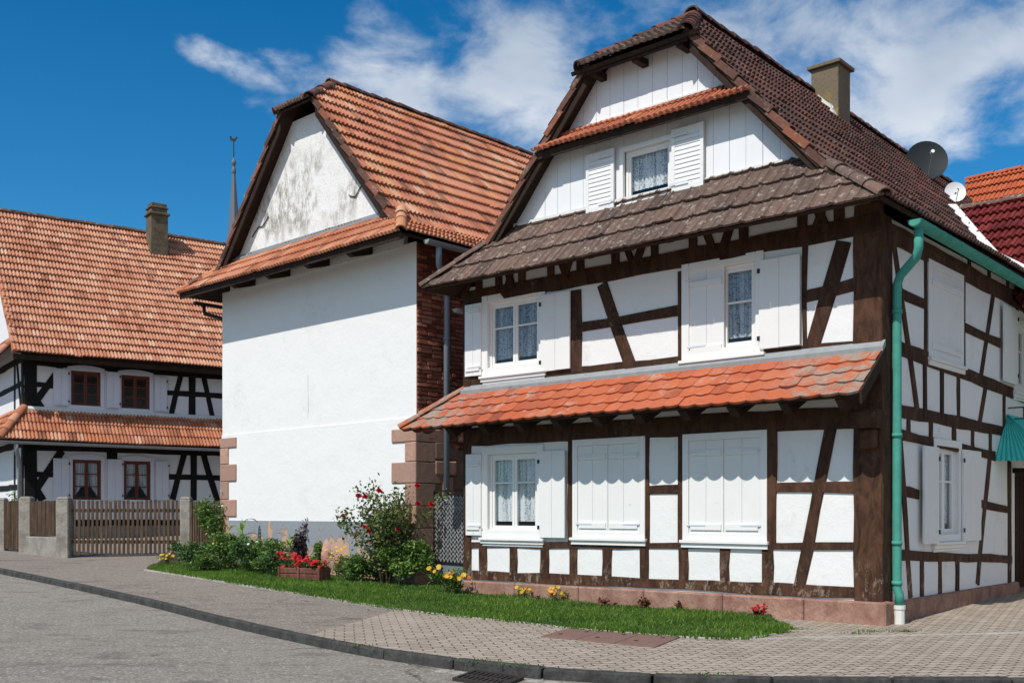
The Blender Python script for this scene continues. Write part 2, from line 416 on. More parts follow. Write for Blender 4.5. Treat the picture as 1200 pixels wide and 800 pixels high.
def m_glass():
    t = NT('window_glass')
    tr = t.n('ShaderNodeBsdfTransparent'); tr.inputs[0].default_value = (.86, .9, .92, 1)
    gl = t.n('ShaderNodeBsdfGlossy'); gl.inputs['Roughness'].default_value = .03
    fr = t.n('ShaderNodeLayerWeight')
    t.l(t.bump(t.noise(3, 2), .01, .25), gl.inputs['Normal'])
    mx = t.n('ShaderNodeMixShader'); t.l(t.math('ADD', t.math('MULTIPLY', t.math('POWER', fr.outputs['Facing'], 4.0), .7), .06), mx.inputs[0])
    t.l(tr.outputs[0], mx.inputs[1]); t.l(gl.outputs[0], mx.inputs[2]); t.l(mx.outputs[0], t.out.inputs[0])
    return t.m
M['glass'] = m_glass()
def m_curtain(name, col, dens, vs):
    t = NT(name)
    fold = t.noise(22, 3, .5, stretch=(1, 1, .04)); lace = t.n('ShaderNodeTexVoronoi'); lace.inputs['Scale'].default_value = vs; t.l(t.co, lace.inputs['Vector'])
    f = t.math('ADD', t.math('MULTIPLY', t.step(fold, .35, .65), .45), t.math('MULTIPLY', t.step(lace.outputs['Distance'], .25, .5), .4))
    f = t.math('MINIMUM', t.math('ADD', t.math('MULTIPLY', f, dens), .12), 1.0)
    d = t.n('ShaderNodeBsdfDiffuse'); d.inputs[0].default_value = col + (1,)
    tr = t.n('ShaderNodeBsdfTransparent'); mx = t.n('ShaderNodeMixShader'); t.l(f, mx.inputs[0])
    t.l(tr.outputs[0], mx.inputs[1]); t.l(d.outputs[0], mx.inputs[2]); t.l(mx.outputs[0], t.out.inputs[0])
    return t.m
M['curtain'] = m_curtain('lace_curtain', (.72, .74, .78), .75, 26)
M['curtain_thick'] = m_curtain('white_curtain', (.8, .8, .8), 1.5, 40)
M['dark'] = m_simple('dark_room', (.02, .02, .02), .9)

M['brick_unit'] = m_tile('eroded_brick_units', [(0, (.12, .035, .022)), (.35, (.25, .07, .04)), (.75, (.34, .11, .065)), (1, (.42, .19, .12))], lichen=(.2, .15, .11), lamt=.5, lscale=6, damt=.6)
# ------------------------------------------------------------------ roof builders
PROF_RIB = [(0, -.004), (.05, -.004), (.1, .026), (.22, .036), (.36, .026), (.41, -.004), (.5, -.006), (.56, -.004), (.61, .026), (.74, .036), (.87, .026), (.92, -.004), (1.0, -.006)]
PROF_PAN = [(0, .002), (.05, .022), (.13, .022), (.2, .003), (.47, .0), (.5, .012), (.53, .0), (.9, .0), (.97, .016), (1.0, .01)]
PROF_FLAT = [(0, .0), (.17, .004), (.34, .006), (.5, .007), (.66, .006), (.83, .004), (1, .0)]

def plane_axes(poly):
    P = [Vector(p) for p in poly]
    A = (P[1] - P[0]).normalized()
    N = Vector((0, 0, 0))
    for i in range(len(P)): N += P[i].cross(P[(i + 1) % len(P)]) if False else (P[i] - P[0]).cross(P[(i + 1) % len(P)] - P[0])
    N.normalize()
    if N.z < 0: N = -N
    S = N.cross(A)
    if S.z < 0: S = -S
    S.normalize()
    return P, A, S, N

def tiles(name, poly, tw, ex, mat, parent, prof=PROF_RIB, lip=.055, seed=1, scallop=0, over=.03, jit=.004, keep=(0,), stagger=False, seg=True):
    """individual tiles laid course by course over a planar convex polygon whose first edge is the eave"""
    P, A, S, N = plane_axes(poly)
    rg = random.Random(seed)
    O = P[0]
    L = [((p - O).dot(A), (p - O).dot(S)) for p in P]
    a0 = min(x for x, _ in L); a1 = max(x for x, _ in L); s1 = max(y for _, y in L)
    rows = int(s1 / ex) + 2; cols = int((a1 - a0) / tw) + 3
    verts = []; faces = []; rnd = []
    shade = {}
    for r in range(rows):
        sb = r * ex - over; st = (r + 1) * ex + .03
        # quick row extent
        xs = []
        for i in range(len(L)):
            (x0, y0), (x1, y1) = L[i], L[(i + 1) % len(L)]
            for yy in (max(0, sb), min(s1, st)):
                if (y0 - yy) * (y1 - yy) <= 0 and abs(y1 - y0) > 1e-6: xs.append(x0 + (x1 - x0) * (yy - y0) / (y1 - y0))
            for (xx, yy) in ((x0, y0), (x1, y1)):
                if sb <= yy <= st: xs.append(xx)
        if not xs: continue
        xa, xb = min(xs) - tw, max(xs) + tw
        off = (.5 * tw if (stagger and r % 2) else 0)
        rowj = rg.uniform(-.006, .006)
        for c in range(-1, cols):
            x = a0 + c * tw + off
            if x + tw < xa or x > xb: continue
            col = max(0, min(1, rg.gauss(.5, .15) + .1 * math.sin(x * .8 + r * .9 + seed)))
            if rg.random() < .06: col = rg.choice((.02, .1, .95))
            dh = rg.uniform(-jit, jit); ds = rg.uniform(-jit, jit) + rowj + .008 * math.sin(x * .8 + r * 1.7 + seed) - (rg.uniform(.015, .04) if rg.random() < .015 else 0); dh += .016 * math.sin(1.1 * x + seed) * math.sin(.9 * r * ex + seed * 2) + (rg.uniform(.008, .02) if rg.random() < .03 else 0); tilt = rg.uniform(-jit, jit)
            b = len(verts); n = len(prof); hv = rg.gauss(0, .09) if prof is PROF_RIB else 0
            for q, (t, h) in enumerate(prof):
                e = scallop * (1 - (2 * t - 1) ** 2) if scallop else 0
                s0 = sb - e + ds + (scallop if scallop else 0) * .5
                base = lip + dh + tilt * t
                w = x + t * (tw - .003)
                verts.append(O + A * w + S * s0 + N * (base - .03 + h * .3))
                verts.append(O + A * w + S * s0 + N * (base + h))
                verts.append(O + A * w + S * st + N * (.008 + h * .95 + dh * .6))
            for q in range(n - 1):
                i = b + q * 3; j = i + 3
                faces.append((i, j, j + 1, i + 1)); faces.append((i + 1, j + 1, j + 2, i + 2))
                cj = max(0, min(1, col + (hv if q >= len(prof) // 2 else 0))); rnd += [cj, cj]
            faces.append((b, b + 1, b + 2)); rnd.append(col)
            e = b + (n - 1) * 3
            faces.append((e + 1, e, e + 2)); rnd.append(col)
    org = wloc(parent)
    me = bpy.data.meshes.new(name)
    me.from_pydata([tuple(v - org) for v in verts], [], faces)
    at = me.attributes.new('rnd', 'FLOAT', 'FACE'); at.data.foreach_set('value', rnd)
    bm = bmesh.new(); bm.from_mesh(me)
    cen = sum(P, Vector((0, 0, 0))) / len(P)
    for i in range(len(P)):
        if i in keep: continue
        p, q = P[i], P[(i + 1) % len(P)]
        e = (q - p).normalized(); nn = e.cross(N)
        if nn.dot(cen - p) > 0: nn = -nn
        bmesh.ops.bisect_plane(bm, geom=bm.verts[:] + bm.edges[:] + bm.faces[:], plane_co=p - org, plane_no=nn, clear_outer=True, dist=1e-5)
    bm.to_mesh(me); bm.free()
    me.materials.append(mat)
    o = bpy.data.objects.new(name, me)
    return link(o, parent)

def deck(mb, poly, t0=-.01, t1=-.06, r=.3):
    P, A, S, N = plane_axes(poly)
    mb.hexa([p + N * t1 for p in P], [p + N * t0 for p in P], r)

def caps(name, pts, rad, mat, parent, seg=.38, seed=3, lift=.0):
    rg = random.Random(seed); mb = MB()
    for a, b in zip(pts[:-1], pts[1:]):
        a = Vector(a); b = Vector(b); d = b - a; n = max(1, round(d.length / seg)); t = d.normalized()
        side = t.cross(Vector((0, 0, 1))).normalized(); up = side.cross(t).normalized()
        for i in range(n):
            p0 = a + d * (i / n) - t * .03; p1 = a + d * ((i + 1) / n) + t * .04
            r0 = rad * rg.uniform(1.04, 1.14); r1 = rad * rg.uniform(.86, .93); jz = rg.uniform(-.012, .012)
            K = 9; vs = []
            for p, r in ((p0, r0), (p1, r1)):
                for k in range(K):
                    w = math.pi * k / (K - 1)
                    vs.append(p + side * math.cos(w) * r + up * (math.sin(w) * r * .85 + lift + jz))
            for p, r in ((p0, r0 * .8),):
                for k in range(K):
                    w = math.pi * k / (K - 1)
                    vs.append(p + side * math.cos(w) * r + up * (math.sin(w) * r * .85 + lift + jz))
            fs = [(k, k + 1, K + k + 1, K + k) for k in range(K - 1)] + [(2 * K + k, 2 * K + k + 1, k + 1, k) for k in range(K - 1)]
            mb.add(vs, fs, max(0, min(1, rg.gauss(.5, .25))))
    return mb.build(name, mat, parent)

def verge(name, p0, p1, wdir, mat, parent, seg=.37, w=.16, h=.1, seed=5, lift=.02):
    """stepped edge tiles along a verge from eave p0 up to p1; wdir points out over the edge"""
    rg = random.Random(seed); mb = MB(); p0 = Vector(p0); p1 = Vector(p1); d = p1 - p0; n = max(1, round(d.length / seg)); t = d.normalized()
    W = Vector(wdir).normalized(); up = W.cross(t); up = up if up.z > 0 else -up; up.normalize()
    for i in range(n):
        a = p0 + d * (i / n) - t * .03; b = p0 + d * ((i + 1) / n) + t * .02
        la = lift + .035 + rg.uniform(-.008, .008); lb = lift - .005; o = rg.uniform(-.012, .012)
        lo = [a - W * w + up * (la - .02), a + W * (.02 + o) + up * (la - h), b + W * (.015 + o) + up * (lb - h), b - W * w + up * (lb - .02)]
        hi = [a - W * w + up * (la + .02), a + W * (.02 + o) + up * (la + .02), b + W * (.015 + o) + up * (lb + .02), b - W * w + up * (lb + .02)]
        mb.hexa(lo, hi, max(0, min(1, rg.gauss(.5, .3))))
    return mb.build(name, mat, parent, bevel=.006)

def pent(name, fac, a0, a1, zt, ze, o, hl, hr, tw, ex, mat, parent, prof, seed, cap_mat=None, scallop=0, stagger=False, d0=.0, board=True, lip=.04, flash=None, fascia=True):
    """lean-to roof on a facade between a0 < a1; hl / hr = how much further the eave reaches at a0 / a1 (hip ends)"""
    poly = [fac(a0 - hl, ze, o), fac(a1 + hr, ze, o), fac(a1, zt, d0), fac(a0, zt, d0)]
    t = tiles(name, poly, tw, ex, mat, parent, prof, lip=lip, seed=seed, scallop=scallop, stagger=stagger)
    if board:
        mb = MB(); deck(mb, poly)
        if fascia: mb.hexa([fac(a0 - hl, ze - .11, o - .03), fac(a1 + hr, ze - .11, o - .03), fac(a1 + hr, ze - .11, o - .06), fac(a0 - hl, ze - .11, o - .06)],
                [fac(a0 - hl, ze - .03, o - .03), fac(a1 + hr, ze - .03, o - .03), fac(a1 + hr, ze - .03, o - .06), fac(a0 - hl, ze - .03, o - .06)], .3)
        mb.build('roof_boarding', M['dark_wood'], parent)
    if cap_mat:
        if hl: caps('hip_tiles', [poly[0] + Vector((0, 0, .0)), poly[3]], .1, cap_mat, parent, lift=.02, seed=seed)
        if hr: caps('hip_tiles', [poly[1], poly[2]], .1, cap_mat, parent, lift=.02, seed=seed + 1)
    if flash:
        mb = MB(); 
        mb.hexa([fac(a0 - .02, zt - .1, d0 + .09), fac(a1 + .02, zt - .1, d0 + .09), fac(a1 + .02, zt + .0, d0), fac(a0 - .02, zt + .0, d0)],
                [fac(a0 - .02, zt - .0, d0 + .1), fac(a1 + .02, zt - .0, d0 + .1), fac(a1 + .02, zt + .09, d0 + .012), fac(a0 - .02, zt + .09, d0 + .012)], .5)
        mb.build('flashing', flash, parent)
    return t

# ------------------------------------------------------------------ walls, windows, shutters, timbers
def wall(fac, a0, a1, z0, z1, mat, parent, name='wall', reveal=.14, d=0, rmat=None):
    mb = MB(); H = fac.holes
    As = sorted({a0, a1} | {x for h in H for x in h[:2] if a0 < x < a1}); Zs = sorted({z0, z1} | {x for h in H for x in h[2:] if z0 < x < z1})
    for i in range(len(As) - 1):
        for j in range(len(Zs) - 1):
            ca = (As[i] + As[i + 1]) / 2; cz = (Zs[j] + Zs[j + 1]) / 2
            if any(h[0] < ca < h[1] and h[2] < cz < h[3] for h in H): continue
            mb.quad(fac(As[i], Zs[j], d), fac(As[i + 1], Zs[j], d), fac(As[i + 1], Zs[j + 1], d), fac(As[i], Zs[j + 1], d), .5)
    for (x0, x1, y0, y1) in H:
        if x0 < a0 - .01 or x1 > a1 + .01 or y0 < z0 or y1 > z1: continue
        q = [(x0, y0), (x1, y0), (x1, y1), (x0, y1)]
        for k in range(4):
            (ax, az), (bx, bz) = q[k], q[(k + 1) % 4]
            mb.quad(fac(ax, az, d), fac(bx, bz, d), fac(bx, bz, d - reveal), fac(ax, az, d - reveal), .5)
    # inner leaf keeps the rooms dark
    o = mb.build(name, mat, parent)
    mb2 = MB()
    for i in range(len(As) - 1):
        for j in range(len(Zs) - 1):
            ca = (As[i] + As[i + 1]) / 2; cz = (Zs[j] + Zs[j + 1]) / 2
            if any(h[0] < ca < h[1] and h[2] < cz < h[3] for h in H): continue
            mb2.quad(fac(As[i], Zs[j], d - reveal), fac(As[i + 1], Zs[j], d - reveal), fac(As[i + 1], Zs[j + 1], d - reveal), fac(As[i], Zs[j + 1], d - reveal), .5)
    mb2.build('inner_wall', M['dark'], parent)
    return o

def ring(fac, mb, a0, a1, z0, z1, w, d0, d1, r=.4, arch=0):
    fac.box(mb, a0, a0 + w, z0, z1, d0, d1, r); fac.box(mb, a1 - w, a1, z0, z1, d0, d1, r)
    fac.box(mb, a0 + w, a1 - w, z0, z0 + w, d0 + .001, d1 - .001, r); fac.box(mb, a0 + w, a1 - w, z1 - w, z1, d0 + .001, d1 - .001, r)

def window(fac, parent, rc, casing=.09, proud=.035, mat='white_paint', sashes=2, bars=1, bar_at=.62, curtain='curtain', sill=True, inner_mat=None, sash_w=.05, arch=0, curt_split=False, name='window'):
    a0, a1, z0, z1 = rc
    mb = MB()
    if casing: ring(fac, mb, a0, a1, z0, z1, casing, .0, proud)
    b0, b1, y0, y1 = a0 + casing, a1 - casing, z0 + casing * .8, z1 - casing
    fac.holes.append((b0, b1, y0, y1))
    im = MB()
    tgt = im if inner_mat else mb
    ring(fac, tgt, b0, b1, y0, y1, .045, -.09, -.03)
    if arch:
        # shallow arched head
        n = 10
        for i in range(n):
            t0, t1 = i / n, (i + 1) / n
            h0, h1 = arch * (1 - (2 * t0 - 1) ** 2), arch * (1 - (2 * t1 - 1) ** 2)
            x0 = a0 + (a1 - a0) * t0; x1 = a0 + (a1 - a0) * t1
            fac.prism(mb, [(x0, z1), (x1, z1), (x1, z1 + h1), (x0, z1 + h0)], 0, proud - .001, .4)
    c0, c1, e0, e1 = b0 + .045, b1 - .045, y0 + .045, y1 - .045
    W = (c1 - c0) / sashes
    pm = MB()
    for k in range(sashes):
        s0, s1 = c0 + W * k + .002, c0 + W * (k + 1) - .002
        ring(fac, tgt, s0, s1, e0, e1, sash_w, -.085, -.04)
        for q in range(bars):
            zz = e0 + (e1 - e0) * (bar_at if bars == 1 else (q + 1) / (bars + 1))
            fac.box(tgt, s0 + sash_w, s1 - sash_w, zz - .014, zz + .014, -.08, -.045, .4)
        pm.quad(fac(s0 + sash_w, e0 + sash_w, -.065), fac(s1 - sash_w, e0 + sash_w, -.065), fac(s1 - sash_w, e1 - sash_w, -.065), fac(s0 + sash_w, e1 - sash_w, -.065), .5)
    w = mb.build(name, M[mat], parent, bevel=.004)
    if inner_mat: im.build('window_frame', M[inner_mat], w, bevel=.004)
    pm.build('pane', M['glass'], w)
    if sill:
        s = MB(); fac.box(s, a0 - .03, a1 + .03, z0 - .045, z0 - .002, 0, .085, .4); fac.box(s, a0 - .015, a1 + .015, z0 - .1, z0 - .046, 0, .055, .4); fac.box(s, a0 + .01, a1 - .01, z0 - .14, z0 - .101, 0, .03, .4)
        s.build('window_sill', M[mat], w, bevel=.006)
    if curtain:
        cm = MB(); K = 30
        top = e1 - .02
        for i in range(K):
            t0, t1 = i / K, (i + 1) / K
            def cp(t, z, spl=0):
                tt = t
                if curt_split:
                    pull = spl * .3
                    tt = t * (1 - pull) if t < .5 else 1 - (1 - t) * (1 - pull)
                return fac(c0 + (c1 - c0) * tt, z, -.13 + .018 * math.sin(t * 70))
            if curt_split and t0 <= .5 < t1 : continue
            bot = e0 + .12 if not curt_split else e0 + (.02 + .35 * (e1 - e0) * (1 - abs(2 * t0 - 1)))
            cm.quad(cp(t0, top), cp(t1, top), cp(t1, bot, 1), cp(t0, bot, 1), .5)
        cm.build('curtain', M[curtain], w, smooth=True)
    return w

def shutter(fac, parent, rc, d=.03, th=.035, mat='shutter', louvre=False, battens=((.12,), (.86,)), hinge_side=None, open_deg=0, inner_face=True, groove=2, hooks=True, label=None):
    """a board shutter lying against the wall (open) or in its frame (closed)"""
    a0, a1, z0, z1 = rc; mb = MB(); W = a1 - a0
    if louvre:
        ring(fac, mb, a0, a1, z0, z1, .055, d, d + th)
        n = int((z1 - z0 - .11) / .062)
        for i in range(n):
            zz = z0 + .055 + (z1 - z0 - .11) * i / n; st = (z1 - z0 - .11) / n
            mb.hexa([fac(a0 + .055, zz, d + th - .003), fac(a1 - .055, zz, d + th - .003), fac(a1 - .055, zz + .012, d + th - .003), fac(a0 + .055, zz + .012, d + th - .003)],
                    [fac(a0 + .055, zz + st * .9, d + th - .014), fac(a1 - .055, zz + st * .9, d + th - .014), fac(a1 - .055, zz + st * .9 + .012, d + th - .014), fac(a0 + .055, zz + st * .9 + .012, d + th - .014)], .4)
    else:
        for k in range(groove):
            fac.box(mb, a0 + W * k / groove + .0015, a0 + W * (k + 1) / groove - .0015, z0 + rng.uniform(-.004, .004), z1, d, d + th, rng.random() * .5)
    s = mb.build('shutter', M[mat], parent, bevel=.004)
    if label: s['label'] = label
    if not louvre and battens:
        for (t,) in battens:
            bm_ = MB(); zz = z0 + (z1 - z0) * t; fac.box(bm_, a0 + .03, a1 - .03, zz - .045, zz + .045, d + th, d + th + .02, .5)
            bm_.build('batten', M[mat], s, bevel=.004)
    if hooks:
        for t in (.12, .88):
            h = MB()
            zz = z0 + (z1 - z0) * t
            hs = a0 if hinge_side == 'lo' else a1
            sg = 1 if hinge_side == 'lo' else -1
            x0, x1 = sorted((hs - sg * .02, hs + sg * min(.28, W * .8)))
            if inner_face and battens: fac.box(h, x0, x1, zz - .012, zz + .012, d + th + .02, d + th + .026, .5)
            else: fac.box(h, min(hs - .02, hs + .02), max(hs - .02, hs + .02), zz - .03, zz + .03, d + th, d + th + .012, .5)
            h.build('hinge', M['iron'] if not battens else M['left_shutter'] if mat != 'left_shutter' else M['iron'], s)
    return s

def timber(fac, parent, p, q, w, mat, name=None, d=.022, px=True, seed=None, ends=True):
    """one squared timber, its edges a little uneven; p, q along the facade"""
    if px: p = fac.px(*p); q = fac.px(*q)
    (ax, az), (bx, bz) = p, q
    L = math.hypot(bx - ax, bz - az)
    tx, tz = (bx - ax) / L, (bz - az) / L; nx, nz = -tz, tx
    n = max(2, int(L / .5)); e1 = []; e2 = []
    for i in range(n + 1):
        t = i / n * L; j1 = rng.uniform(-.013, .013); j2 = rng.uniform(-.013, .013)
        e1.append((ax + tx * t + nx * (w / 2 + j1), az + tz * t + nz * (w / 2 + j1))); e2.append((ax + tx * t - nx * (w / 2 + j2), az + tz * t - nz * (w / 2 + j2)))
    mb = MB(); r = rng.random(); dd = d + rng.uniform(-.006, .006)
    vs = []; m = n + 1
    for i in range(m):
        c = ((e1[i][0] + e2[i][0]) / 2, (e1[i][1] + e2[i][1]) / 2)
        for (x, z) in (e1[i], e2[i]):
            vs.append(fac(x, z, -.02))
            k = .006 / (w / 2)
        for (x, z) in (e1[i], e2[i]):
            vs.append(fac(x + (c[0] - x) * .08, z + (c[1] - z) * .08, dd + rng.uniform(-.002, .002)))
        for (x, z) in (e1[i], e2[i]):
            vs.append(fac(x, z, dd - .008))
    fs = []
    for i in range(n):
        o = i * 6; p_ = o + 6
        fs += [(o + 2, o + 3, p_ + 3, p_ + 2), (o + 4, o + 2, p_ + 2, p_ + 4), (o + 3, o + 5, p_ + 5, p_ + 3), (o, o + 4, p_ + 4, p_), (o + 5, o + 1, p_ + 1, p_ + 5)]
    o = n * 6
    fs += [(0, 1, 5, 3, 2, 4), (o, o + 4, o + 2, o + 3, o + 5, o + 1)]
    mb.add(vs, fs, r)
    if name is None:
        ang = abs(math.degrees(math.atan2(tz, tx))) % 180; ang = min(ang, 180 - ang)
        name = 'timber_rail' if ang < 12 else ('timber_post' if ang > 86 else 'timber_brace')
    return mb.build(name, mat, parent)

def half_pipe(mb, p0, p1, r, th=.012, n=12):
    p0 = Vector(p0); p1 = Vector(p1); t = (p1 - p0).normalized(); s = t.cross(Vector((0, 0, 1))).normalized(); up = s.cross(t)
    vs = []
    for p in (p0, p1):
        for rr in (r, r - th):
            for k in range(n + 1):
                w = math.pi + math.pi * k / n
                vs.append(p + s * math.cos(w) * rr + up * math.sin(w) * rr)
    m = n + 1; fs = []
    for k in range(n):
        fs += [(k, k + 1, 2 * m + k + 1, 2 * m + k), (m + k + 1, m + k, 3 * m + k, 3 * m + k + 1), (k + 1, k, m + k, m + k + 1), (2 * m + k, 2 * m + k + 1, 3 * m + k + 1, 3 * m + k)]
    fs += [(0, m, 3 * m, 2 * m), (n, 2 * m + n, 3 * m + n, m + n)]
    mb.add(vs, fs, .5)
    b = len(mb.v)
    cap = [p0 + s * math.cos(math.pi + math.pi * k / n) * r + up * math.sin(math.pi + math.pi * k / n) * r for k in range(n + 1)]
    mb.add(cap, [tuple(range(n + 1))], .5)
    cap = [p1 + s * math.cos(math.pi + math.pi * k / n) * r + up * math.sin(math.pi + math.pi * k / n) * r for k in range(n + 1)]
    mb.add(cap, [tuple(range(n + 1))], .5)
M['white_paint'] = m_paint('white_window_paint', (.8, .79, .76), .5, .3)

# ================================================================== MAIN HOUSE (timber framed, on the right)
U = Vector((-.75, .6615)).normalized(); V = Vector((.6615, .75)).normalized()
FA = Fac(C0, U, -V); FB = Fac(C0, V, -U)
WID, DEP = 7.2, 13.5
FL = Fac((C0[0] + U.x * WID, C0[1] + U.y * WID), V, U)
house = thing('half_timbered_house', 'brown half-timbered house with dark brown roof, orange pent roof and teal corner downpipe', 'house', gpt(*C0, 0))
T = M['timber']
def ta(p, q, w, **k): return timber(FA, house, p, q, w, T, **k)
# --- windows on the front
wu1 = FA.rect(566, 640, 341, 437)
window(FA, house, wu1, casing=.13, sashes=2, bar_at=.62)
shutter(FA, house, (wu1[1] - .01, FA.px(547.5, 400)[0], *FA.rect(548, 564, 357, 441)[2:]), hinge_side='lo', groove=2, battens=((.1,), (.9,)))
shutter(FA, house, (FA.px(671, 390)[0], wu1[0] + .06, *FA.rect(636, 671, 344, 434)[2:]), d=.04, hinge_side='hi', battens=None, inner_face=False)
wu2 = FA.rect(800, 896, 302, 418)
window(FA, house, wu2, casing=.12, sashes=2, bar_at=.56)
r2 = FA.rect(808, 849, 314, 417)
shutter(FA, house, r2, d=-.02, hinge_side='hi', groove=2, battens=((.08,), (.83,)), label='closed shutter leaf in the upper window')
shutter(FA, house, (FA.px(940, 360)[0], wu2[0] + .05, *FA.rect(895, 940, 302, 407)[2:]), d=.04, hinge_side='hi', battens=None, inner_face=False)
wg1 = FA.rect(566, 638, 522, 630)
window(FA, house, wg1, casing=.13, sashes=2, bar_at=.64, curtain='curtain_thick')
shutter(FA, house, (wg1[1] - .01, FA.px(548.5, 580)[0], *FA.rect(549, 565, 532, 627)[2:]), hinge_side='lo', battens=((.1,), (.88,)))
shutter(FA, house, (FA.px(665, 580)[0], wg1[0] + .06, *FA.rect(632, 665, 528, 630)[2:]), d=.04, hinge_side='hi', battens=None, inner_face=False)
def closed(fac, rc, mids, par):
    mb = MB(); ring(fac, mb, *rc, .10, 0, .035)
    a0, a1, z0, z1 = rc
    fac.box(mb, a0 - .03, a1 + .03, z0 - .045, z0 - .002, 0, .08, .4); fac.box(mb, a0 - .015, a1 + .015, z0 - .11, z0 - .046, 0, .05, .4)
    mb.build('shutter_casing', M['white_paint'], par, bevel=.005)
    if mids:
        m = (a0 + a1) / 2
        shutter(fac, par, (a0 + .102, m - .003, z0 + .05, z1 - .102), d=-.012, groove=2, hinge_side='lo', battens=((.1,), (.87,)))
        shutter(fac, par, (m + .003, a1 - .102, z0 + .05, z1 - .102), d=-.012, groove=2, hinge_side='hi', battens=((.1,), (.87,)))
    else:
        shutter(fac, par, (a0 + .102, a1 - .102, z0 + .05, z1 - .102), d=-.012, groove=2, hinge_side='hi', battens=((.1,), (.84,)))
closed(FA, FA.rect(672, 757, 513, 630), True, house)
closed(FA, FA.rect(801, 900, 506, 633), True, house)
# --- right side windows
wb3 = FB.rect(1092, 1124.5, 515, 634)
window(FB, house, wb3, casing=.1, sashes=2, bar_at=.62, curtain='curtain_thick')
shutter(FB, house, (FB.px(1075.5, 600)[0], wb3[0] + .02, *FB.rect(1075, 1091, 523, 637)[2:]), d=.06, hinge_side='hi', battens=None, inner_face=False)
shutter(FB, house, (wb3[1] - .03, FB.px(1144, 600)[0], *FB.rect(1126, 1144, 528, 633)[2:]), d=.04, hinge_side='lo', battens=None, inner_face=False)
closed(FB, FB.rect(1086, 1127, 313, 424), False, house)
a_ = FB.px(1187, 400)[0]
wb2 = (a_ - .05, a_ + .85, FB.px(1187, 458)[1], FB.px(1187, 371)[1])
window(FB, house, wb2, casing=.1, sashes=2)
shutter(FB, house, (FB.px(1171, 400)[0], wb2[0] + .03, *FB.rect(1171, 1187, 361, 449)[2:]), d=.05, hinge_side='hi', battens=None, inner_face=False)
# --- attic window
wat = FA.rect(728, 791, 166, 234)
window(FA, house, wat, casing=.065, sashes=1, bars=0, curtain='curtain_thick', proud=.05, sash_w=.035)
attic_hole = FA.holes[-1]
sh_ = FA.rect(690.5, 721, 175, 240)
shutter(FA, house, (wat[1] + .08, wat[1] + .60, wat[2] - .02, wat[3] + .02), d=.05, louvre=True, hinge_side='lo')
shutter(FA, house, (wat[0] - .52, wat[0] + .0, wat[2] - .01, wat[3] + .03), d=.06, louvre=True, hinge_side='hi')
# --- walls
zA = 5.2
wall(FA, 0, WID, .2, zA, M['white'], house)
mb = MB(); FA.prism(mb, [(.05, 5.2), (6.95, 5.2), (6.15, 5.97), (.85, 5.97)], -.1, 0, .5); mb.build('wall', M['white'], house)
dr0, dr1 = FB.px(1189, 600)[0], FB.px(1189, 600)[0] + 1.0
FB.holes.append((dr0, dr1, .12, 2.15))
wall(FB, 0, DEP, .1, 5.12, M['white'], house)
mb = MB()
mb.quad(FL(0, -.2), FL(DEP, -.2), FL(DEP, 5.1), FL(0, 5.1))
mb.add([FA(0, -.2, -DEP), FA(WID, -.2, -DEP), FA(WID, 5.1, -DEP), FA(3.5, 9.1, -DEP), FA(0, 5.1, -DEP)], [(0, 1, 2, 3, 4)])
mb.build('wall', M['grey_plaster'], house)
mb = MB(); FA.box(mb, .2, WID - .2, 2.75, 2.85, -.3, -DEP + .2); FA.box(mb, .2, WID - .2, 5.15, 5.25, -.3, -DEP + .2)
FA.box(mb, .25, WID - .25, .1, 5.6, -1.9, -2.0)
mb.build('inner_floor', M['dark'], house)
mb = MB(); FB.box(mb, dr0, dr1, .12, 2.15, -.12, -.08)
for i in range(4): FB.box(mb, dr0 + .06 + i * .235, dr0 + .06 + i * .235 + .2, .3, 2.0, -.08, -.065)
dd = mb.build('door', M['door'], house, bevel=.005)
mb = MB(); FB.box(mb, dr0 + .08, dr0 + .12, 1.05, 1.2, -.065, -.05); FB.box(mb, dr0 + .08, dr0 + .2, 1.12, 1.14, -.03, -.015); FB.box(mb, dr0 + .09, dr0 + .11, 1.12, 1.14, -.05, -.03)
mb.build('handle', M['iron'], dd)
# --- plinth
pmb = MB(); cuts = [0, 1.0, 2.2, 3.5, 4.7, 6.0, 7.22]
def ptop(a): return .305 - .004 * a
for i in range(6):
    a0, a1 = cuts[i] + .004, cuts[i + 1] - .004
    if i == 0: a0 = -.09
    pmb.hexa([FA(a0, -.3, -.1), FA(a1, -.3, -.1), FA(a1, -.3, .09), FA(a0, -.3, .09)], [FA(a0, ptop(a0), -.1), FA(a1, ptop(a1), -.1), FA(a1, ptop(a1) - .01, .085), FA(a0, ptop(a0) - .01, .085)])
bz = [.104, 1.6, 3.0, 4.4, dr0]
for i in range(4):
    a0, a1 = bz[i], bz[i + 1] - .005
    pmb.hexa([FB(a0, -.3, -.1), FB(a1, -.3, -.1), FB(a1, -.3, .085), FB(a0, -.3, .085)], [FB(a0, .29, -.1), FB(a1, .29, -.1), FB(a1, .285, .08), FB(a0, .285, .08)])
pmb.hexa([FB(dr0, -.1, -.1), FB(dr1, -.1, -.1), FB(dr1, -.1, .28), FB(dr0, -.1, .28)], [FB(dr0, .16, -.1), FB(dr1, .16, -.1), FB(dr1, .155, .28), FB(dr0, .155, .28)])
pmb.build('plinth', M['sandstone'], house, bevel=.02)
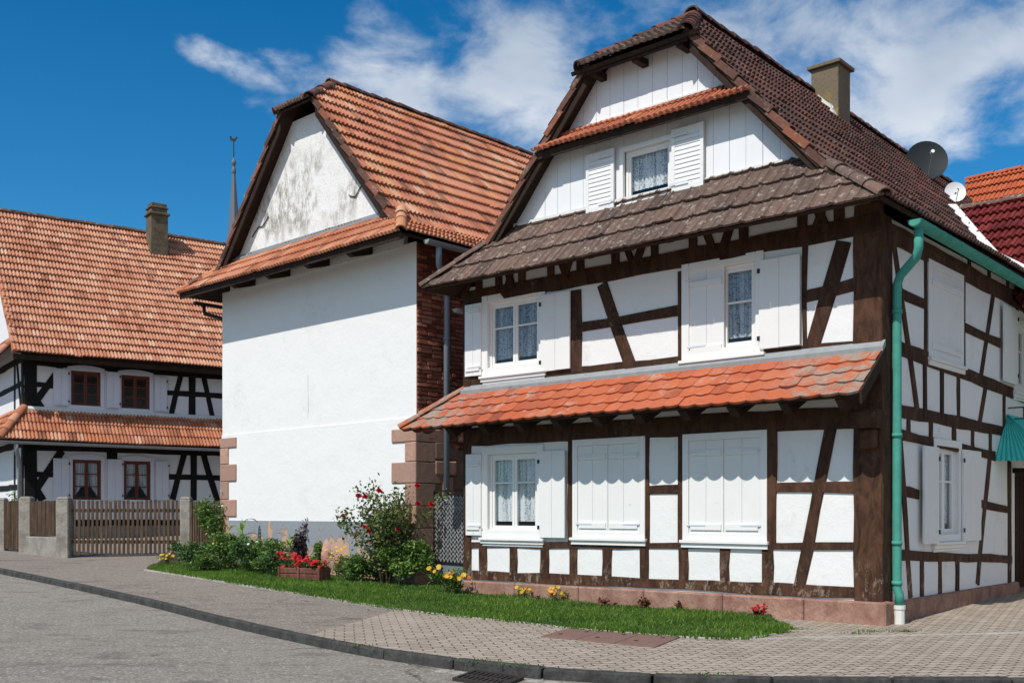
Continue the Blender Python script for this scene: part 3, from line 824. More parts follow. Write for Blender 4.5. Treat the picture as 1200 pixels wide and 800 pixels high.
# --- timbers, front ground floor
def az(x, y): return FA.px(x, y)
def post(x, y0, y1, w, fac=FA, **k):
    a, z = fac.px(x, y0); _, z2 = fac.px(x, y1)
    return timber(fac, house, (a, z), (a, z2), w, T, px=False, name='timber_post', **k)
def rail(x0, y0, x1, y1, w, fac=FA, **k): return timber(fac, house, (x0, y0), (x1, y1), w, T, name='timber_rail', **k)
def brace(x0, y0, x1, y1, w, fac=FA, **k): return timber(fac, house, (x0, y0), (x1, y1), w, T, name='timber_brace', **k)
FA.box
timber(FA, house, (.165, .29), (.165, 5.27), .365, T, px=False, name='timber_post', d=.034)
timber(FA, house, (WID - .09, .29), (WID - .09, 5.0), .18, T, px=False, name='timber_post', d=.03)
# bottom sill, mid rails
timber(FA, house, (WID - .18, .36), (.34, .40), .15, T, px=False, name='timber_rail', d=.03)
rail(545, 638, 1008, 640, .09)
rail(758, 574, 801, 573, .12); rail(900, 571, 1008, 571, .14)
rail(545, 512.5, 1030, 487.5, .29, d=.03)
for x in (549, 566.5, 602, 638.5, 672, 712): post(x, 638, 676, .17)
for x in (669,): post(x, 505, 640, .1)
post(758.5, 500, 640, .09); post(798.5, 498, 642, .10)
for x in (755.5, 801, 849.5, 900.5): post(x, 640, 686, .16)
post(904, 495, 640, .16); post(569, 630, 640, .05)
brace(974.5, 500, 937, 688, .16)
# upper floor
rail(545, 351, 1032, 260, .25, d=.03)
rail(545, 447, 1012, 406, .17)
post(550, 440, 350, .16); post(676, 436, 340, .2); post(798, 425, 318, .1); post(943.5, 409, 285, .07)
brace(706, 333, 741, 433, .19); rail(680, 384, 798, 364, .15)
brace(989, 283, 951, 412, .2); rail(945, 348, 1008, 332, .16)
post(563, 350, 345, .08)
# ceiling ends under the skirt: short posts with slanting struts
fz = FA.px(775, 300)[1]
for i, (u, s) in enumerate([(.55, 1), (1.05, -1), (1.9, 1), (2.7, -1), (3.35, 1), (4.05, -1), (4.7, 1), (5.3, -1), (5.9, 1), (6.4, -1), (6.85, 1)]):
    timber(FA, house, (u, 5.02), (u, 5.9), .14, T, px=False, name='timber_post', d=.03)
    timber(FA, house, (u + s * .34, 5.02), (u + s * .1, 5.6), .11, T, px=False, name='timber_brace', d=.05)
    mb = MB(); mb.hexa([FA(u - .05, 5.62, 0), FA(u + .05, 5.62, 0), FA(u + .05, 5.1, .6), FA(u - .05, 5.1, .6)], [FA(u - .05, 5.92, 0), FA(u + .05, 5.92, 0), FA(u + .05, 5.2, .68), FA(u - .05, 5.2, .68)])
    mb.build('rafter_foot', M['dark_wood'], house)
for i in range(10):
    u = .25 + i * .745
    mb = MB(); mb.hexa([FA(u - .06, 2.9, 0), FA(u + .06, 2.9, 0), FA(u + .06, 2.66, .5), FA(u - .06, 2.66, .5)], [FA(u - .06, 3.3, 0), FA(u + .06, 3.3, 0), FA(u + .06, 2.78, .66), FA(u - .06, 2.78, .66)])
    mb.build('rafter_foot', M['dark_wood'], house)
mb = MB(); FA.box(mb, -.06, .3, 2.45, 2.68, .03, .3); FA.box(mb, .02, .22, 2.2, 2.46, .03, .16)
mb.build('carved_bracket', T, house, bevel=.03)
# --- timbers, right side
fb = dict(fac=FB)
timber(FB, house, (.14, .29), (.14, 5.12), .32, T, px=False, name='timber_post', d=.03)
rail(1040, 272, 1240, 378, .26, **fb); rail(1040, 335, 1083, 357, .14, **fb); rail(1128, 383, 1171, 402, .14, **fb)
rail(1040, 402, 1210, 470, .18, **fb)
post(1084, 300, 415, .1, **fb); post(1128.5, 320, 440, .09, **fb); brace(1163, 345, 1149, 440, .11, **fb); post(1191, 345, 365, .1, **fb)
for x in (1135, 1158, 1180): post(x, 249 + (x - 1040) * .53, 270 + (x - 1040) * .53, .1, **fb)
brace(1046, 285, 1074, 480, .11, **fb)
for x in (1083, 1103, 1122.5): post(x, 422, 492, .11, **fb)
brace(1155, 448, 1146.5, 500, .11, **fb); post(1176, 458, 505, .1, **fb)
rail(1040, 478, 1200, 510, .17, **fb); rail(1040, 506, 1165, 534, .13, **fb)
for x in (1064, 1090, 1117, 1139, 1160): post(x, 480 + (x - 1040) * .2, 505 + (x - 1040) * .222, .12, **fb)
brace(1054, 516, 1066, 700, .12, **fb); brace(1160, 528, 1144.5, 684, .13, **fb)
rail(1055, 574, 1076, 579, .13, **fb); rail(1144, 588, 1180, 597, .13, **fb)
rail(1050, 650, 1185, 655, .13, **fb)
for x, yb in ((1080, 699), (1101, 695), (1121, 692)): post(x, 652, yb, .12, **fb)
post(1182.5, 530, 688, .17, **fb)
timber(FB, house, (dr1 + .09, .29), (dr1 + .09, 5.0), .18, T, px=False, name='timber_post')
timber(FB, house, (8.6, .29), (8.6, 5.0), .2, T, px=False, name='timber_post')
# --- roof
def zr(u):
    h = abs(u - 3.5)
    return 9.10 - 1.158 * h if h <= 2.85 else 5.80 - .70 * (h - 2.85)
def mp(u, v, z=None, side=1):
    if side < 0: u = 7 - u
    return FA(u, zr(u) if z is None else z, -v)
BR = M['tile_brown']
dk = MB()
for sd in (1, -1):
    q = lambda u, v, z=None: mp(u, v, z, sd)
    low = [q(-.35, DEP), q(-.35, -.8), q(.65, -.27), q(.65, DEP)]
    up = [q(.65, DEP), q(.65, -.3), q(2.6, -.3), q(3.5, 1.33), q(3.5, DEP)]
    tiles('roof_slope', low, .22, .34, BR, house, PROF_RIB, seed=11 + sd)
    tiles('roof_slope', up, .22, .34, BR, house, PROF_RIB, seed=21 + sd, keep=())
    deck(dk, low); deck(dk, up)
    verge('verge_tiles', q(.62, -.3), q(2.64, -.3), FA(0, 0, 1) - FA(0, 0, 0), M['tile_verge'], house, seed=31 + sd, w=.13, h=.08)
    mb = MB(); a, b = q(.5, -.27), q(2.6, -.27); nv = (FA(0, 0, 1) - FA(0, 0, 0)) * .03
    mb.hexa([a - Vector((0, 0, .26)), b - Vector((0, 0, .26)), b - Vector((0, 0, .26)) - nv, a - Vector((0, 0, .26)) - nv], [a - Vector((0, 0, .04)), b - Vector((0, 0, .04)), b - Vector((0, 0, .04)) - nv, a - Vector((0, 0, .04)) - nv])
    mb.build('barge_board', M['dark_wood'], house)
    caps('hip_tiles', [q(2.58, -.4, zr(2.58)), q(3.5, 1.33)], .12, BR, house, seed=41 + sd, lift=.02)
hp = [FA(2.58, zr(2.58), .4), FA(4.42, zr(2.58), .4), FA(3.5, 9.10, -1.33)]
tiles('hipped_end', hp, .22, .34, M['tile_skirt'], house, PROF_RIB, seed=51)
deck(dk, [FA(2.4, zr(2.58), .4), FA(4.6, zr(2.58), .4), FA(3.6, 9.10, -1.33), FA(3.4, 9.10, -1.33)], -.02, -.08)
mb = MB(); FA.box(mb, 2.6, 4.4, zr(2.58) - .1, zr(2.58) - .03, .3, .34)
for u in (2.75, 3.5, 4.25): FA.box(mb, u - .05, u + .05, zr(2.58) - .13, zr(2.58) - .03, 0, .3)
mb.build('barge_board', M['dark_wood'], house)
dk.build('roof_boarding', M['dark_wood'], house)
caps('ridge_tiles', [mp(3.5, 1.25), mp(3.5, DEP)], .13, BR, house, seed=61, lift=.03)
pent('skirt_roof', FA, .9, 6.1, 6.02, 5.1, .8, 1.25, 1.25, .3, .4, M['tile_skirt'], house, PROF_PAN, 71, cap_mat=M['tile_skirt'], lip=.05, fascia=False)
pent('gable_pent_roof', FA, 1.9, 5.1, 7.27, 7.0, .34, .26, .26, .2, .3, M['tile_mid'], house, PROF_RIB, 73, lip=.04)
pent('pent_roof', FA, -.04, WID, 3.46, 2.83, .75, .0, .75, .25, .235, M['tile_flat'], house, PROF_FLAT, 75, scallop=.04, stagger=True, lip=.036, flash=M['zinc'], fascia=False)
caps('hip_tiles', [FA(WID + .75, 2.83, .75), FA(WID, 3.46, 0)], .085, M['tile_flat'], house, seed=77, lift=.02)
# left return of the pent roof
pl_ = [FL(-.75, 2.83, .75), FL(.05, 2.83, .75), FL(.05, 3.46, 0), FL(0, 3.46, 0)]
tiles('pent_roof', pl_, .25, .235, M['tile_flat'], house, PROF_FLAT, lip=.028, seed=79, scallop=.05, stagger=True, keep=(0,))
mb = MB(); mb.hexa([FA(-.07, 2.70, .74), FA(-.07, 3.3, 0), FA(-.04, 3.3, 0), FA(-.04, 2.70, .74)], [FA(-.07, 2.85, .76), FA(-.07, 3.48, .0), FA(-.04, 3.48, 0), FA(-.04, 2.85, .76)])
mb.build('barge_board', M['dark_wood'], house)
# gable boarding, board by board, with the window hole
mb = MB(); bw = .253
def bz_top(u): return min(zr(u) - .1, 8.08)
u = .86
while u < 6.14:
    u1 = min(u + bw - .006, 6.14)
    lo, hi = 5.95, None
    spans = [(5.95, None)]
    if u1 > attic_hole[0] - .02 and u < attic_hole[1] + .02: spans = [(5.95, attic_hole[2]), (attic_hole[3], None)]
    for z0, z1 in spans:
        d = .012 + rng.uniform(-.002, .002)
        ms = [u] + ([3.5] if u < 3.5 < u1 else []) + ([2.5] if u < 2.5 < u1 else []) + ([4.5] if u < 4.5 < u1 else []) + [u1]
        top = [(x, bz_top(x)) for x in ms] if z1 is None else [(u1, z1), (u, z1)][::-1]
        if z1 is None and z0 > 6:
            for (p0, p1) in ((u, min(u1, attic_hole[0])), (max(u, attic_hole[1]), u1)):
                if p1 - p0 > .01: FA.prism(mb, [(p1, attic_hole[2]), (p0, attic_hole[2]), (p0, attic_hole[3]), (p1, attic_hole[3])], -.03, d - .001)
        if max(t[1] for t in top) < z0 + .02: continue
        poly = [(u1, z0), (u, z0)] + [(x, max(z, z0 + .005)) for x, z in top]
        FA.prism(mb, poly, -.03, d)
    u += bw
mb.build('gable_boarding', M['boards'], house)
mb = MB(); FA.box(mb, .95, 6.05, 6.03, 6.075, .03, .05); FA.box(mb, 1.95, 5.05, 7.30, 7.325, .014, .04)
mb.build('flashing', M['white_plastic'], house)
# chimney
ch0 = FA(3.2, 0, -5.55)
mb = MB(); yaw = math.atan2(V.y, V.x)
mb.box((ch0.x, ch0.y, 8.82), .52, .52, 1.4, yaw); mb.box((ch0.x, ch0.y, 9.55), .64, .64, .07, yaw)
mb.build('chimney', M['chimney_yellow'], house, bevel=.01)
mb = MB(); mb.hexa([FA(2.96, zr(2.96) - .1, -5.15), FA(2.96, zr(2.96) - .1, -5.85), FA(3.06, zr(3.06), -5.85), FA(3.06, zr(3.06), -5.15)], [FA(2.96, zr(2.96) + .1, -5.15), FA(2.96, zr(2.96) + .1, -5.85), FA(3.05, zr(3.06) + .2, -5.85), FA(3.05, zr(3.06) + .2, -5.15)])
mb.hexa([FA(3.0, 8.7, -5.22), FA(3.3, 8.8, -5.22), FA(3.3, 8.8, -5.25), FA(3.0, 8.7, -5.25)], [FA(3.0, 8.72, -5.22), FA(3.3, 9.02, -5.22), FA(3.3, 9.02, -5.25), FA(3.0, 8.72, -5.25)])
mb.build('chimney_flashing', M['white_plastic'], house)
# verge flashing where the neighbour's roof meets
# gutter + downpipe, teal copper
mb = MB(); half_pipe(mb, FA(-.47, 4.93, .16), FA(-.47, 4.86, -8.5), .085)
for v in [x * 1.0 for x in range(9)]:
    half_pipe(mb, FA(-.47, 4.93 - .0085 * v, -v - .3), FA(-.47, 4.93 - .0085 * v, -v - .33), .09)
gt = mb.build('gutter', M['copper'], house)
mb = MB(); g0 = FA(-.47, 4.85, .02)
mb.tube([g0, FA(-.47, 4.62, .02), FA(-.43, 4.52, -.02), FA(-.16, 4.36, -.2), FA(-.11, 4.27, -.24), FA(-.1, 4.15, -.25), FA(-.1, .62, -.25), FA(-.1, .45, -.25), FA(-.13, .38, -.25), FA(-.13, .25, -.25)], .055, 12)
for z in (3.9, 2.35, 1.0, .5): mb.tube([FA(-.1, z, -.25), FA(-.1, z + .05, -.25)], .066, 12)
dp = mb.build('downpipe', M['copper'], house, smooth=True)
mb = MB(); mb.tube([FA(-.13, -.1, -.25), FA(-.13, .24, -.25)], .066, 12); mb.tube([FA(-.13, .2, -.25), FA(-.13, .25, -.25)], .075, 12)
mb.build('pipe_boot', M['white_plastic'], dp, smooth=False)
# left eave gutter end
mb = MB(); half_pipe(mb, FA(7.3, 4.86, .12), FA(7.3, 4.84, -5), .07); mb.build('gutter', M['zinc'], house)
# canopy over the door
cz0, cz1, cd = 2.2, 2.96, .9
e0, e1, h0 = 4.42, dr1 + .55, 5.05
mb = MB()
def corr(A, B, Cc, D, n):
    A, B, Cc, D = map(Vector, (A, B, Cc, D)); N = (B - A).cross(D - A).normalized()
    if N.z < 0: N = -N
    pts = []
    for i in range(n * 4 + 1):
        t = i / (n * 4); h = [0, .7, 1, .7][i % 4] * .03
        pts.append((A.lerp(B, t) + N * h, D.lerp(Cc, t) + N * h))
    for (p, q), (p2, q2) in zip(pts[:-1], pts[1:]):
        mb.hexa([p, p2, q2, q], [x - N * .006 for x in (p, p2, q2, q)], .5)
corr(FB(e0, cz0, .0), FB(e0, cz0, cd), FB(h0 + .02, cz1, .02), FB(h0, cz1, .0), 11)
corr(FB(e0, cz0, cd), FB(e1, cz0, cd), FB(e1, cz1, .0), FB(h0, cz1, 0), 22)
mb.build('canopy', M['teal'], house)
mb = MB(); FB.box(mb, dr0 - .12, dr0 - .04, 2.05, 2.13, .0, .8); FB.box(mb, dr0 - .12, dr1 + .1, 2.1, 2.16, .74, .8)
mb.build('canopy_bracket', M['dark_wood'], house)
# iron hooks, lamp bracket by the upper right window
mb = MB(); p = FB.px(1180, 478)
mb.tube([FB(p[0], p[1], .02), FB(p[0], p[1], .3), FB(p[0] + .15, p[1] + .1, .3), FB(p[0] + .15, p[1] - .05, .3)], .012, 6)
mb.tube([FB(p[0], p[1] - .18, .02), FB(p[0], p[1] - .18, .25), FB(p[0], p[1], .25)], .012, 6)
mb.build('iron_bracket', M['iron'], house)

# satellite dishes
def dish(name, label, c, r, face, mat, mast):
    c = Vector(c); t = thing(name, label, 'satellite dish', mast)
    n = Vector(face).normalized(); a = n.cross(Vector((0, 0, 1))).normalized(); b = a.cross(n)
    mb = MB(); K = 28; Rr = 6
    for off in (0, -.012):
        base = len(mb.v); vs = [c + n * (off - .22 * r)]
        for i in range(1, Rr + 1):
            for k in range(K):
                w = 2 * math.pi * k / K; q = r * i / Rr
                vs.append(c + a * math.cos(w) * q + b * math.sin(w) * q * 1.05 + n * (off - .22 * r * (1 - (i / Rr) ** 2)))
        fs = [(0, 1 + k, 1 + (k + 1) % K) for k in range(K)]
        for i in range(Rr - 1):
            for k in range(K):
                fs.append((1 + i * K + k, 1 + i * K + (k + 1) % K, 1 + (i + 1) * K + (k + 1) % K, 1 + (i + 1) * K + k))
        mb.add(vs, fs, .5)
    mb.build('reflector', mat, t, smooth=True)
    mb = MB(); f = c + n * r * .95 - b * r * .15
    mb.tube([c - b * r * .98, f - b * r * .12], r * .035, 6); mb.build('feed_arm', M['zinc'], t)
    mb = MB(); mb.tube([f - n * r * .1, f + n * r * .12], r * .09, 10); mb.build('receiver', M['dish_white'], t)
    mb = MB(); mb.tube([mast, Vector((mast.x, mast.y, c.z - .05)), c - n * r * .25], .03, 8); mb.build('mast', M['iron'], t)
dz = FA(2.9, zr(2.9), -9.9)
dish('satellite_dish', 'large dark grey satellite dish on the brown roof', FA(2.9, 8.82, -9.55), .43, (-.12, -.97, .22), M['dish'], dz)
dz2 = FA(2.25, zr(2.25), -9.45)
dish('satellite_dish', 'small white satellite dish half hidden behind the brown roof edge', FA(2.25, 7.98, -9.35), .21, (-.1, -.95, .2), M['dish_white'], dz2)
# ================================================================== WHITE HOUSE in the middle
WO = (-1.74, 19.2)
WU = Vector((-.725, .6888)).normalized(); WV = Vector((.6888, .725)).normalized()
WA = Fac(WO, WU, -WV); WB = Fac(WO, WV, -WU); WL = Fac((WO[0] + WU.x * 6.6, WO[1] + WU.y * 6.6), WV, WU)
WW, WD = 6.6, 10.0
barn = thing('white_gable_house', 'windowless white rendered house with orange tiled roof and sandstone corner stones', 'house', gpt(*WO, 0))
mb = MB(); N_ = 12
lz = 3.17
mb.quad(WA(0, lz - .06), WA(WW, lz - .06), WA(WW, 6.35), WA(0, 6.35))
mb.hexa([WA(0, 1.0, -.05), WA(WW, 1.0, -.05), WA(WW, 1.0, .018), WA(0, 1.0, .03)], [WA(0, lz, -.05), WA(WW, lz, -.05), WA(WW, lz - .02, .016), WA(0, lz - .02, .016)])
mb.build('wall', M['white_house'], barn)
mb = MB(); WA.box(mb, 0.0, WW, -.4, 1.24, -.06, .042); mb.build('plinth', M['band'], barn)
mb = MB(); rg = random.Random(15); z = 2.62; row = 0
while z < 6.3:
    h = .078 + rg.uniform(-.006, .006); a = .012 - (.12 if row % 2 else 0)
    while a < 2.6:
        w_ = rg.choice((.12, .24, .24, .25)); x0, x1 = max(.012, a), a + w_ - .014
        if x1 > x0 + .03:
            o = .02 + rg.uniform(-.014, .016) - (.03 if rg.random() < .07 else 0); t_ = rg.uniform(-.006, .006)
            mb.hexa([WB(x0, z, -.08), WB(x1, z + t_, -.08), WB(x1, z + t_, o - .004), WB(x0, z, o)], [WB(x0, z + h - .012, -.08), WB(x1, z + h - .012 + t_, -.08), WB(x1, z + h - .014 + t_, o - rg.uniform(0, .012)), WB(x0, z + h - .014, o - rg.uniform(0, .012))])
        a += w_
    z += h; row += 1
mb.build('brickwork', M['brick_unit'], barn, bevel=.006)
mb = MB(); mb.quad(WB(0, 2.6), WB(WD, 2.6), WB(WD, 6.35), WB(0, 6.35)); mb.build('wall', M['brick'], barn).__setitem__('label', 'bare red brick side wall')
mb = MB(); mb.quad(WB(0, -.4, -.02), WB(WD, -.4, -.02), WB(WD, 2.6, -.02), WB(0, 2.6, -.02))
rg = random.Random(5)
z = -.3
while z < 2.9:
    h = rg.uniform(.28, .42); a = .42 if rg.random() < .5 else .6
    while a < 3:
        w = rg.uniform(.3, .7)
        WB.box(mb, a + .008, a + w - .008, z + .008, z + h - .008, -.1, .01 + rg.uniform(-.03, .03)); a += w
    z += h
mb.build('rubble_stonework', M['quoin'], barn, bevel=.025)
mb = MB()
mb.quad(WL(0, -.4), WL(WD, -.4), WL(WD, 6.35), WL(0, 6.35)); mb.add([WA(0, -.4, -WD), WA(WW, -.4, -WD), WA(WW, 6.35, -WD), WA(3.3, 10.2, -WD), WA(0, 6.35, -WD)], [(0, 1, 2, 3, 4)])
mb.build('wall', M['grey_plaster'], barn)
# quoins
mb = MB()
def quoin(side, z0, z1, wa, wb):
    if side == 'r':
        mb.hexa([WA(-.03, z0, .05), WA(wa, z0, .05), WA(wa, z0, -.1), WA(.1, z0, -.1), WA(.1, z0, -wb), WA(-.03, z0, -wb)], [WA(-.03, z1, .05), WA(wa, z1, .05), WA(wa, z1, -.1), WA(.1, z1, -.1), WA(.1, z1, -wb), WA(-.03, z1, -wb)])
    else:
        WA.box(mb, WW - wa, WW + .03, z0, z1, -wb, .05)
ys = [502, 518, 541, 566, 592, 618, 645, 672, 692]
for i in range(8):
    z1 = WA.px(475, ys[i])[1] - .006; z0 = WA.px(475, ys[i + 1])[1]
    quoin('r', z0 - (.3 if i == 7 else 0), z1, .66 if i % 2 == 0 else .28, .45 if i % 2 else .75)
mb.build('corner_stones', M['quoin'], barn, bevel=.015); mb = MB()
ys = [513, 525, 544, 564, 585, 605, 625, 645, 662]
for i in range(8):
    z1 = WA.px(265, ys[i])[1] - .006; z0 = WA.px(265, ys[i + 1])[1]
    quoin('l', z0 - (.3 if i == 7 else 0), z1, .62 if i % 2 == 0 else .3, .3)
mb.build('corner_stones', M['quoin'], barn, bevel=.015)
# roof shape
def wz(u):
    h = abs(u - 3.3)
    return 10.27 - 1.18 * h if h <= 3.0 else 6.73 - .56 * (h - 3.0)
def wp(u, v, side=1, z=None):
    if side < 0: u = 6.6 - u
    return WA(u, wz(u) if z is None else z, -v)
# gable triangle wall
mb = MB()
poly = [(.35, 6.3), (6.25, 6.3), (6.25, 6.62), (3.86, 9.5), (2.74, 9.5), (.35, 6.62)]
WA.prism(mb, poly, -.1, .012, .5); mb.build('gable_wall', M['gable'], barn)
TW = M['tile_white']; dk = MB()
for sd in (1, -1):
    low = [wp(-.5, WD + .3, sd), wp(-.5, -.78, sd), wp(.3, -.3, sd), wp(.3, WD + .3, sd)]
    up = [wp(.3, WD + .3, sd), wp(.3, -.32, sd), wp(2.74, -.32, sd), wp(3.3, .6, sd), wp(3.3, WD + .3, sd)]
    tiles('roof_slope', low, .2, .37, TW, barn, PROF_RIB, seed=111 + sd, lip=.075)
    tiles('roof_slope', up, .2, .37, TW, barn, PROF_RIB, seed=121 + sd, lip=.075, keep=())
    deck(dk, low); deck(dk, up)
    verge('verge_tiles', wp(.25, -.32, sd), wp(2.76, -.32, sd), WA(0, 0, 1) - WA(0, 0, 0), M['tile_verge'], barn, seed=131 + sd, w=.14, h=.09)
    mb = MB(); a, b = wp(.28, -.29, sd), wp(2.7, -.29, sd); nv = (WA(0, 0, 1) - WA(0, 0, 0)) * .035; dz_ = Vector((0, 0, .3)); dz2_ = Vector((0, 0, .05))
    mb.hexa([a - dz_, b - dz_, b - dz_ - nv, a - dz_ - nv], [a - dz2_, b - dz2_, b - dz2_ - nv, a - dz2_ - nv]); mb.build('barge_board', M['dark_wood'], barn)
    caps('hip_tiles', [wp(2.72, -.4, sd), wp(3.3, .6, sd)], .12, M['tile_verge'], barn, seed=141 + sd, lift=.02)
hp = [WA(2.72, wz(2.72), .4), WA(3.88, wz(2.72), .4), WA(3.3, 10.27, -.6)]
tiles('hipped_end', hp, .2, .37, M['tile_skirt'], barn, PROF_RIB, seed=151); deck(dk, hp, -.01, -.05)
dk.build('roof_boarding', M['dark_wood'], barn)
caps('ridge_tiles', [wp(3.3, .5), wp(3.3, WD + .3)], .12, M['tile_verge'], barn, seed=161, lift=.03)
pent('skirt_roof', WA, .42, 6.18, 6.98, 6.28, .8, .92, .92, .2, .36, M['tile_pent'], barn, PROF_RIB, 171, cap_mat=M['tile_white'], lip=.045)
mb = MB(); WA.box(mb, .42, 6.18, 6.99, 7.06, .014, .05); WA.box(mb, .42, 6.18, 6.95, 6.99, .014, .12); mb.build('flashing', M['zinc'], barn)
for u in (1.3, 2.65, 4.0, 5.3):
    mb = MB(); mb.hexa([WA(u - .06, 6.34, -.05), WA(u + .06, 6.34, -.05), WA(u + .06, 6.2, .45), WA(u - .06, 6.2, .45)], [WA(u - .07, 6.9, -.05), WA(u + .07, 6.9, -.05), WA(u + .07, 6.3, .7), WA(u - .07, 6.3, .7)]); mb.build('rafter_foot', M['dark_wood'], barn)
mb = MB(); a_, z_ = WA.px(361, 470); mb.tube([WA(a_ + rng.uniform(-.012, .012), 3.35 + .11 * i, .002) for i in range(9)], .0045, 5); mb.build('wall_crack', M['grey_plaster'], barn)
# wall anchors (S-shaped irons)
for (x0, y0, x1, y1, flip) in ((300, 277, 313, 255, 1), (414, 228, 428, 222, -1)):
    a0, z0 = WA.px(x0, y0); a1, z1 = WA.px(x1, y1); mb = MB(); pts = []
    for i in range(17):
        t = i / 16; w = math.sin(t * 2 * math.pi) * .07 * flip
        hook = .1 * max(0, t - .8) * 5 - .1 * max(0, .2 - t) * 5
        pts.append(WA(a0 + (a1 - a0) * t - hook, z0 + (z1 - z0) * t + w, .03))
    mb.tube(pts, .011, 6); mb.build('wall_anchor', M['iron'], barn)
# gutter and grey downpipe on the alley side
mb = MB(); half_pipe(mb, WA(-.6, 6.22, .3), WA(-.6, 6.15, -WD), .08); mb.build('gutter', M['zinc'], barn)
mb = MB(); mb.tube([WA(-.6, 6.14, .0), WA(-.6, 5.95, .0), WA(-.55, 5.85, -.05), WA(-.2, 5.5, -.55), WA(-.16, 5.35, -.6), WA(-.16, .05, -.6)], .055, 12)
for z in (4.6, 3.0, 1.6): mb.tube([WA(-.16, z, -.6), WA(-.16, z + .05, -.6)], .066, 12)
mb.build('downpipe', M['blue_pipe'], barn, smooth=True)
mb = MB(); half_pipe(mb, WA(7.22, 6.2, .35), WA(7.22, 6.13, -6), .07)
mb.tube([WA(7.22, 6.13, .1), WA(7.2, 5.95, .1), WA(6.75, 5.8, -.2), WA(6.7, 5.6, -.3), WA(6.7, .3, -.3)], .045, 8); mb.build('gutter', M['iron'], barn)

# ================================================================== LEFT HOUSE behind the fence
LO = (-13.66, 29.5); LD = Vector((.814, .581)).normalized(); LN = Vector((.581, -.814)).normalized()
LA = Fac(LO, LD, LN); LS = Fac(LO, Vector((-.581, .814)), Vector((-.814, -.581)))
LW, LDP = 12.0, 7.6
cot = thing('black_timbered_house', 'house with black timbering, red-brown windows and pale orange roof behind the picket fence', 'house', gpt(*LO, 0))
K_ = M['black_timber']
def tl(fac, x0, y0, x1, y1, w, name, d=.022): return timber(fac, cot, (x0, y0), (x1, y1), w, K_, name=name, d=d)
def lp(x, y0, y1, w, fac=LA):
    a, z = fac.px(x, y0); z2 = fac.px(x, y1)[1]
    return timber(fac, cot, (a, z), (a, z2), w, K_, px=False, name='timber_post')
specs = [(83, 118, 435, 476), (142, 175.5, 440, 479.5), (85, 118.5, 538.5, 586), (145, 176.5, 540, 586)]
for i, (a, b, c, d) in enumerate(specs):
    r = LA.rect(a, b, c, d)
    rc = (r[0] - .1, r[1] + .1, r[2] - .08, r[3] + .1)
    window(LA, cot, rc, casing=.1, proud=.03, mat='left_shutter', inner_mat='redbrown', sashes=2, bars=2, sill=False, arch=.07, curtain='curtain_thick' if i > 1 else None, curt_split=i > 1, sash_w=.045)
for (x0, x1, y0, y1) in ((62, 80, 432, 475), (124.5, 140, 436, 478), (180.5, 195, 442, 482), (62, 80.5, 537, 586), (125.5, 143, 538, 586), (182, 197, 540, 586)):
    r = LA.rect(x0, x1, y0, y1)
    shutter(LA, cot, r, d=.04, mat='left_shutter', battens=None, inner_face=False, hooks=True, hinge_side='hi')
wall(LA, 0, LW, .2, 6.0, M['left_plaster'], cot)
wl = FA.rect
r = (.9, 1.7, LS.px(5, 478)[1], LS.px(5, 436)[1])
mb = MB()
mb.quad(LS(0, .2), LS(LDP, .2), LS(LDP, 6), LS(0, 6)); mb.add([LS(0, 6), LS(LDP, 6), LS(LDP / 2, 10.3)], [(0, 1, 2)])
mb.build('wall', M['left_plaster'], cot)
mb = MB(); mb.quad(LA(0, .2, -LDP), LA(LW, .2, -LDP), LA(LW, 6, -LDP), LA(0, 6, -LDP)); mb.quad(LA(LW, .2, 0), LA(LW, .2, -LDP), LA(LW, 6, -LDP), LA(LW, 6, 0)); mb.add([LA(LW, 6, 0), LA(LW, 6, -LDP), LA(LW, 10.3, -LDP / 2)], [(0, 1, 2)]); LA.box(mb, .2, LW - .2, 3.6, 3.7, -.3, -LDP + .2); LA.box(mb, .2, LW - .2, .5, 6, -2.0, -2.1)
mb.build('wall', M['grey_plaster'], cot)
mb = MB(); LA.box(mb, -.03, LW, -.2, 1.02, -.1, .05); LS.box(mb, .051, LDP, -.2, 1.02, -.1, .05); mb.build('plinth', M['concrete'], cot)
timber(LA, cot, (.17, 1.0), (.17, 6.0), .34, K_, px=False, name='timber_post', d=.03); timber(LS, cot, (.12, 1.0), (.12, 6.0), .24, K_, px=False, name='timber_post', d=.03)
timber(LA, cot, (.3, 5.75), (LW, 5.75), .4, K_, px=False, name='timber_rail'); timber(LA, cot, (.3, 3.35), (LW, 3.35), .36, K_, px=False, name='timber_rail')
timber(LA, cot, (.3, 1.12), (LW, 1.12), .18, K_, px=False, name='timber_rail'); timber(LA, cot, (.3, 4.22), (LW, 4.22), .14, K_, px=False, name='timber_rail')
tl(LA, 72, 430, 40, 472, .2, 'timber_brace'); tl(LA, 30, 450, 50, 480, .2, 'timber_brace'); tl(LA, 34, 449, 62, 452, .16, 'timber_rail')
tl(LA, 212, 438, 200, 486, .16, 'timber_brace'); tl(LA, 238, 440, 249, 488, .16, 'timber_brace'); lp(225, 438, 488, .2); tl(LA, 195, 460, 262, 464, .15, 'timber_rail')
tl(LA, 72, 528, 43, 571, .2, 'timber_brace'); tl(LA, 35, 560, 50, 586, .2, 'timber_brace'); tl(LA, 36, 555, 62, 556, .16, 'timber_rail')
tl(LA, 216, 530, 202, 585, .18, 'timber_brace'); tl(LA, 238, 532, 255, 587, .18, 'timber_brace'); lp(227, 530, 586, .2); tl(LA, 196, 558, 262, 560, .16, 'timber_rail')
lp(131, 430, 436, .3); lp(131, 528, 538, .3)
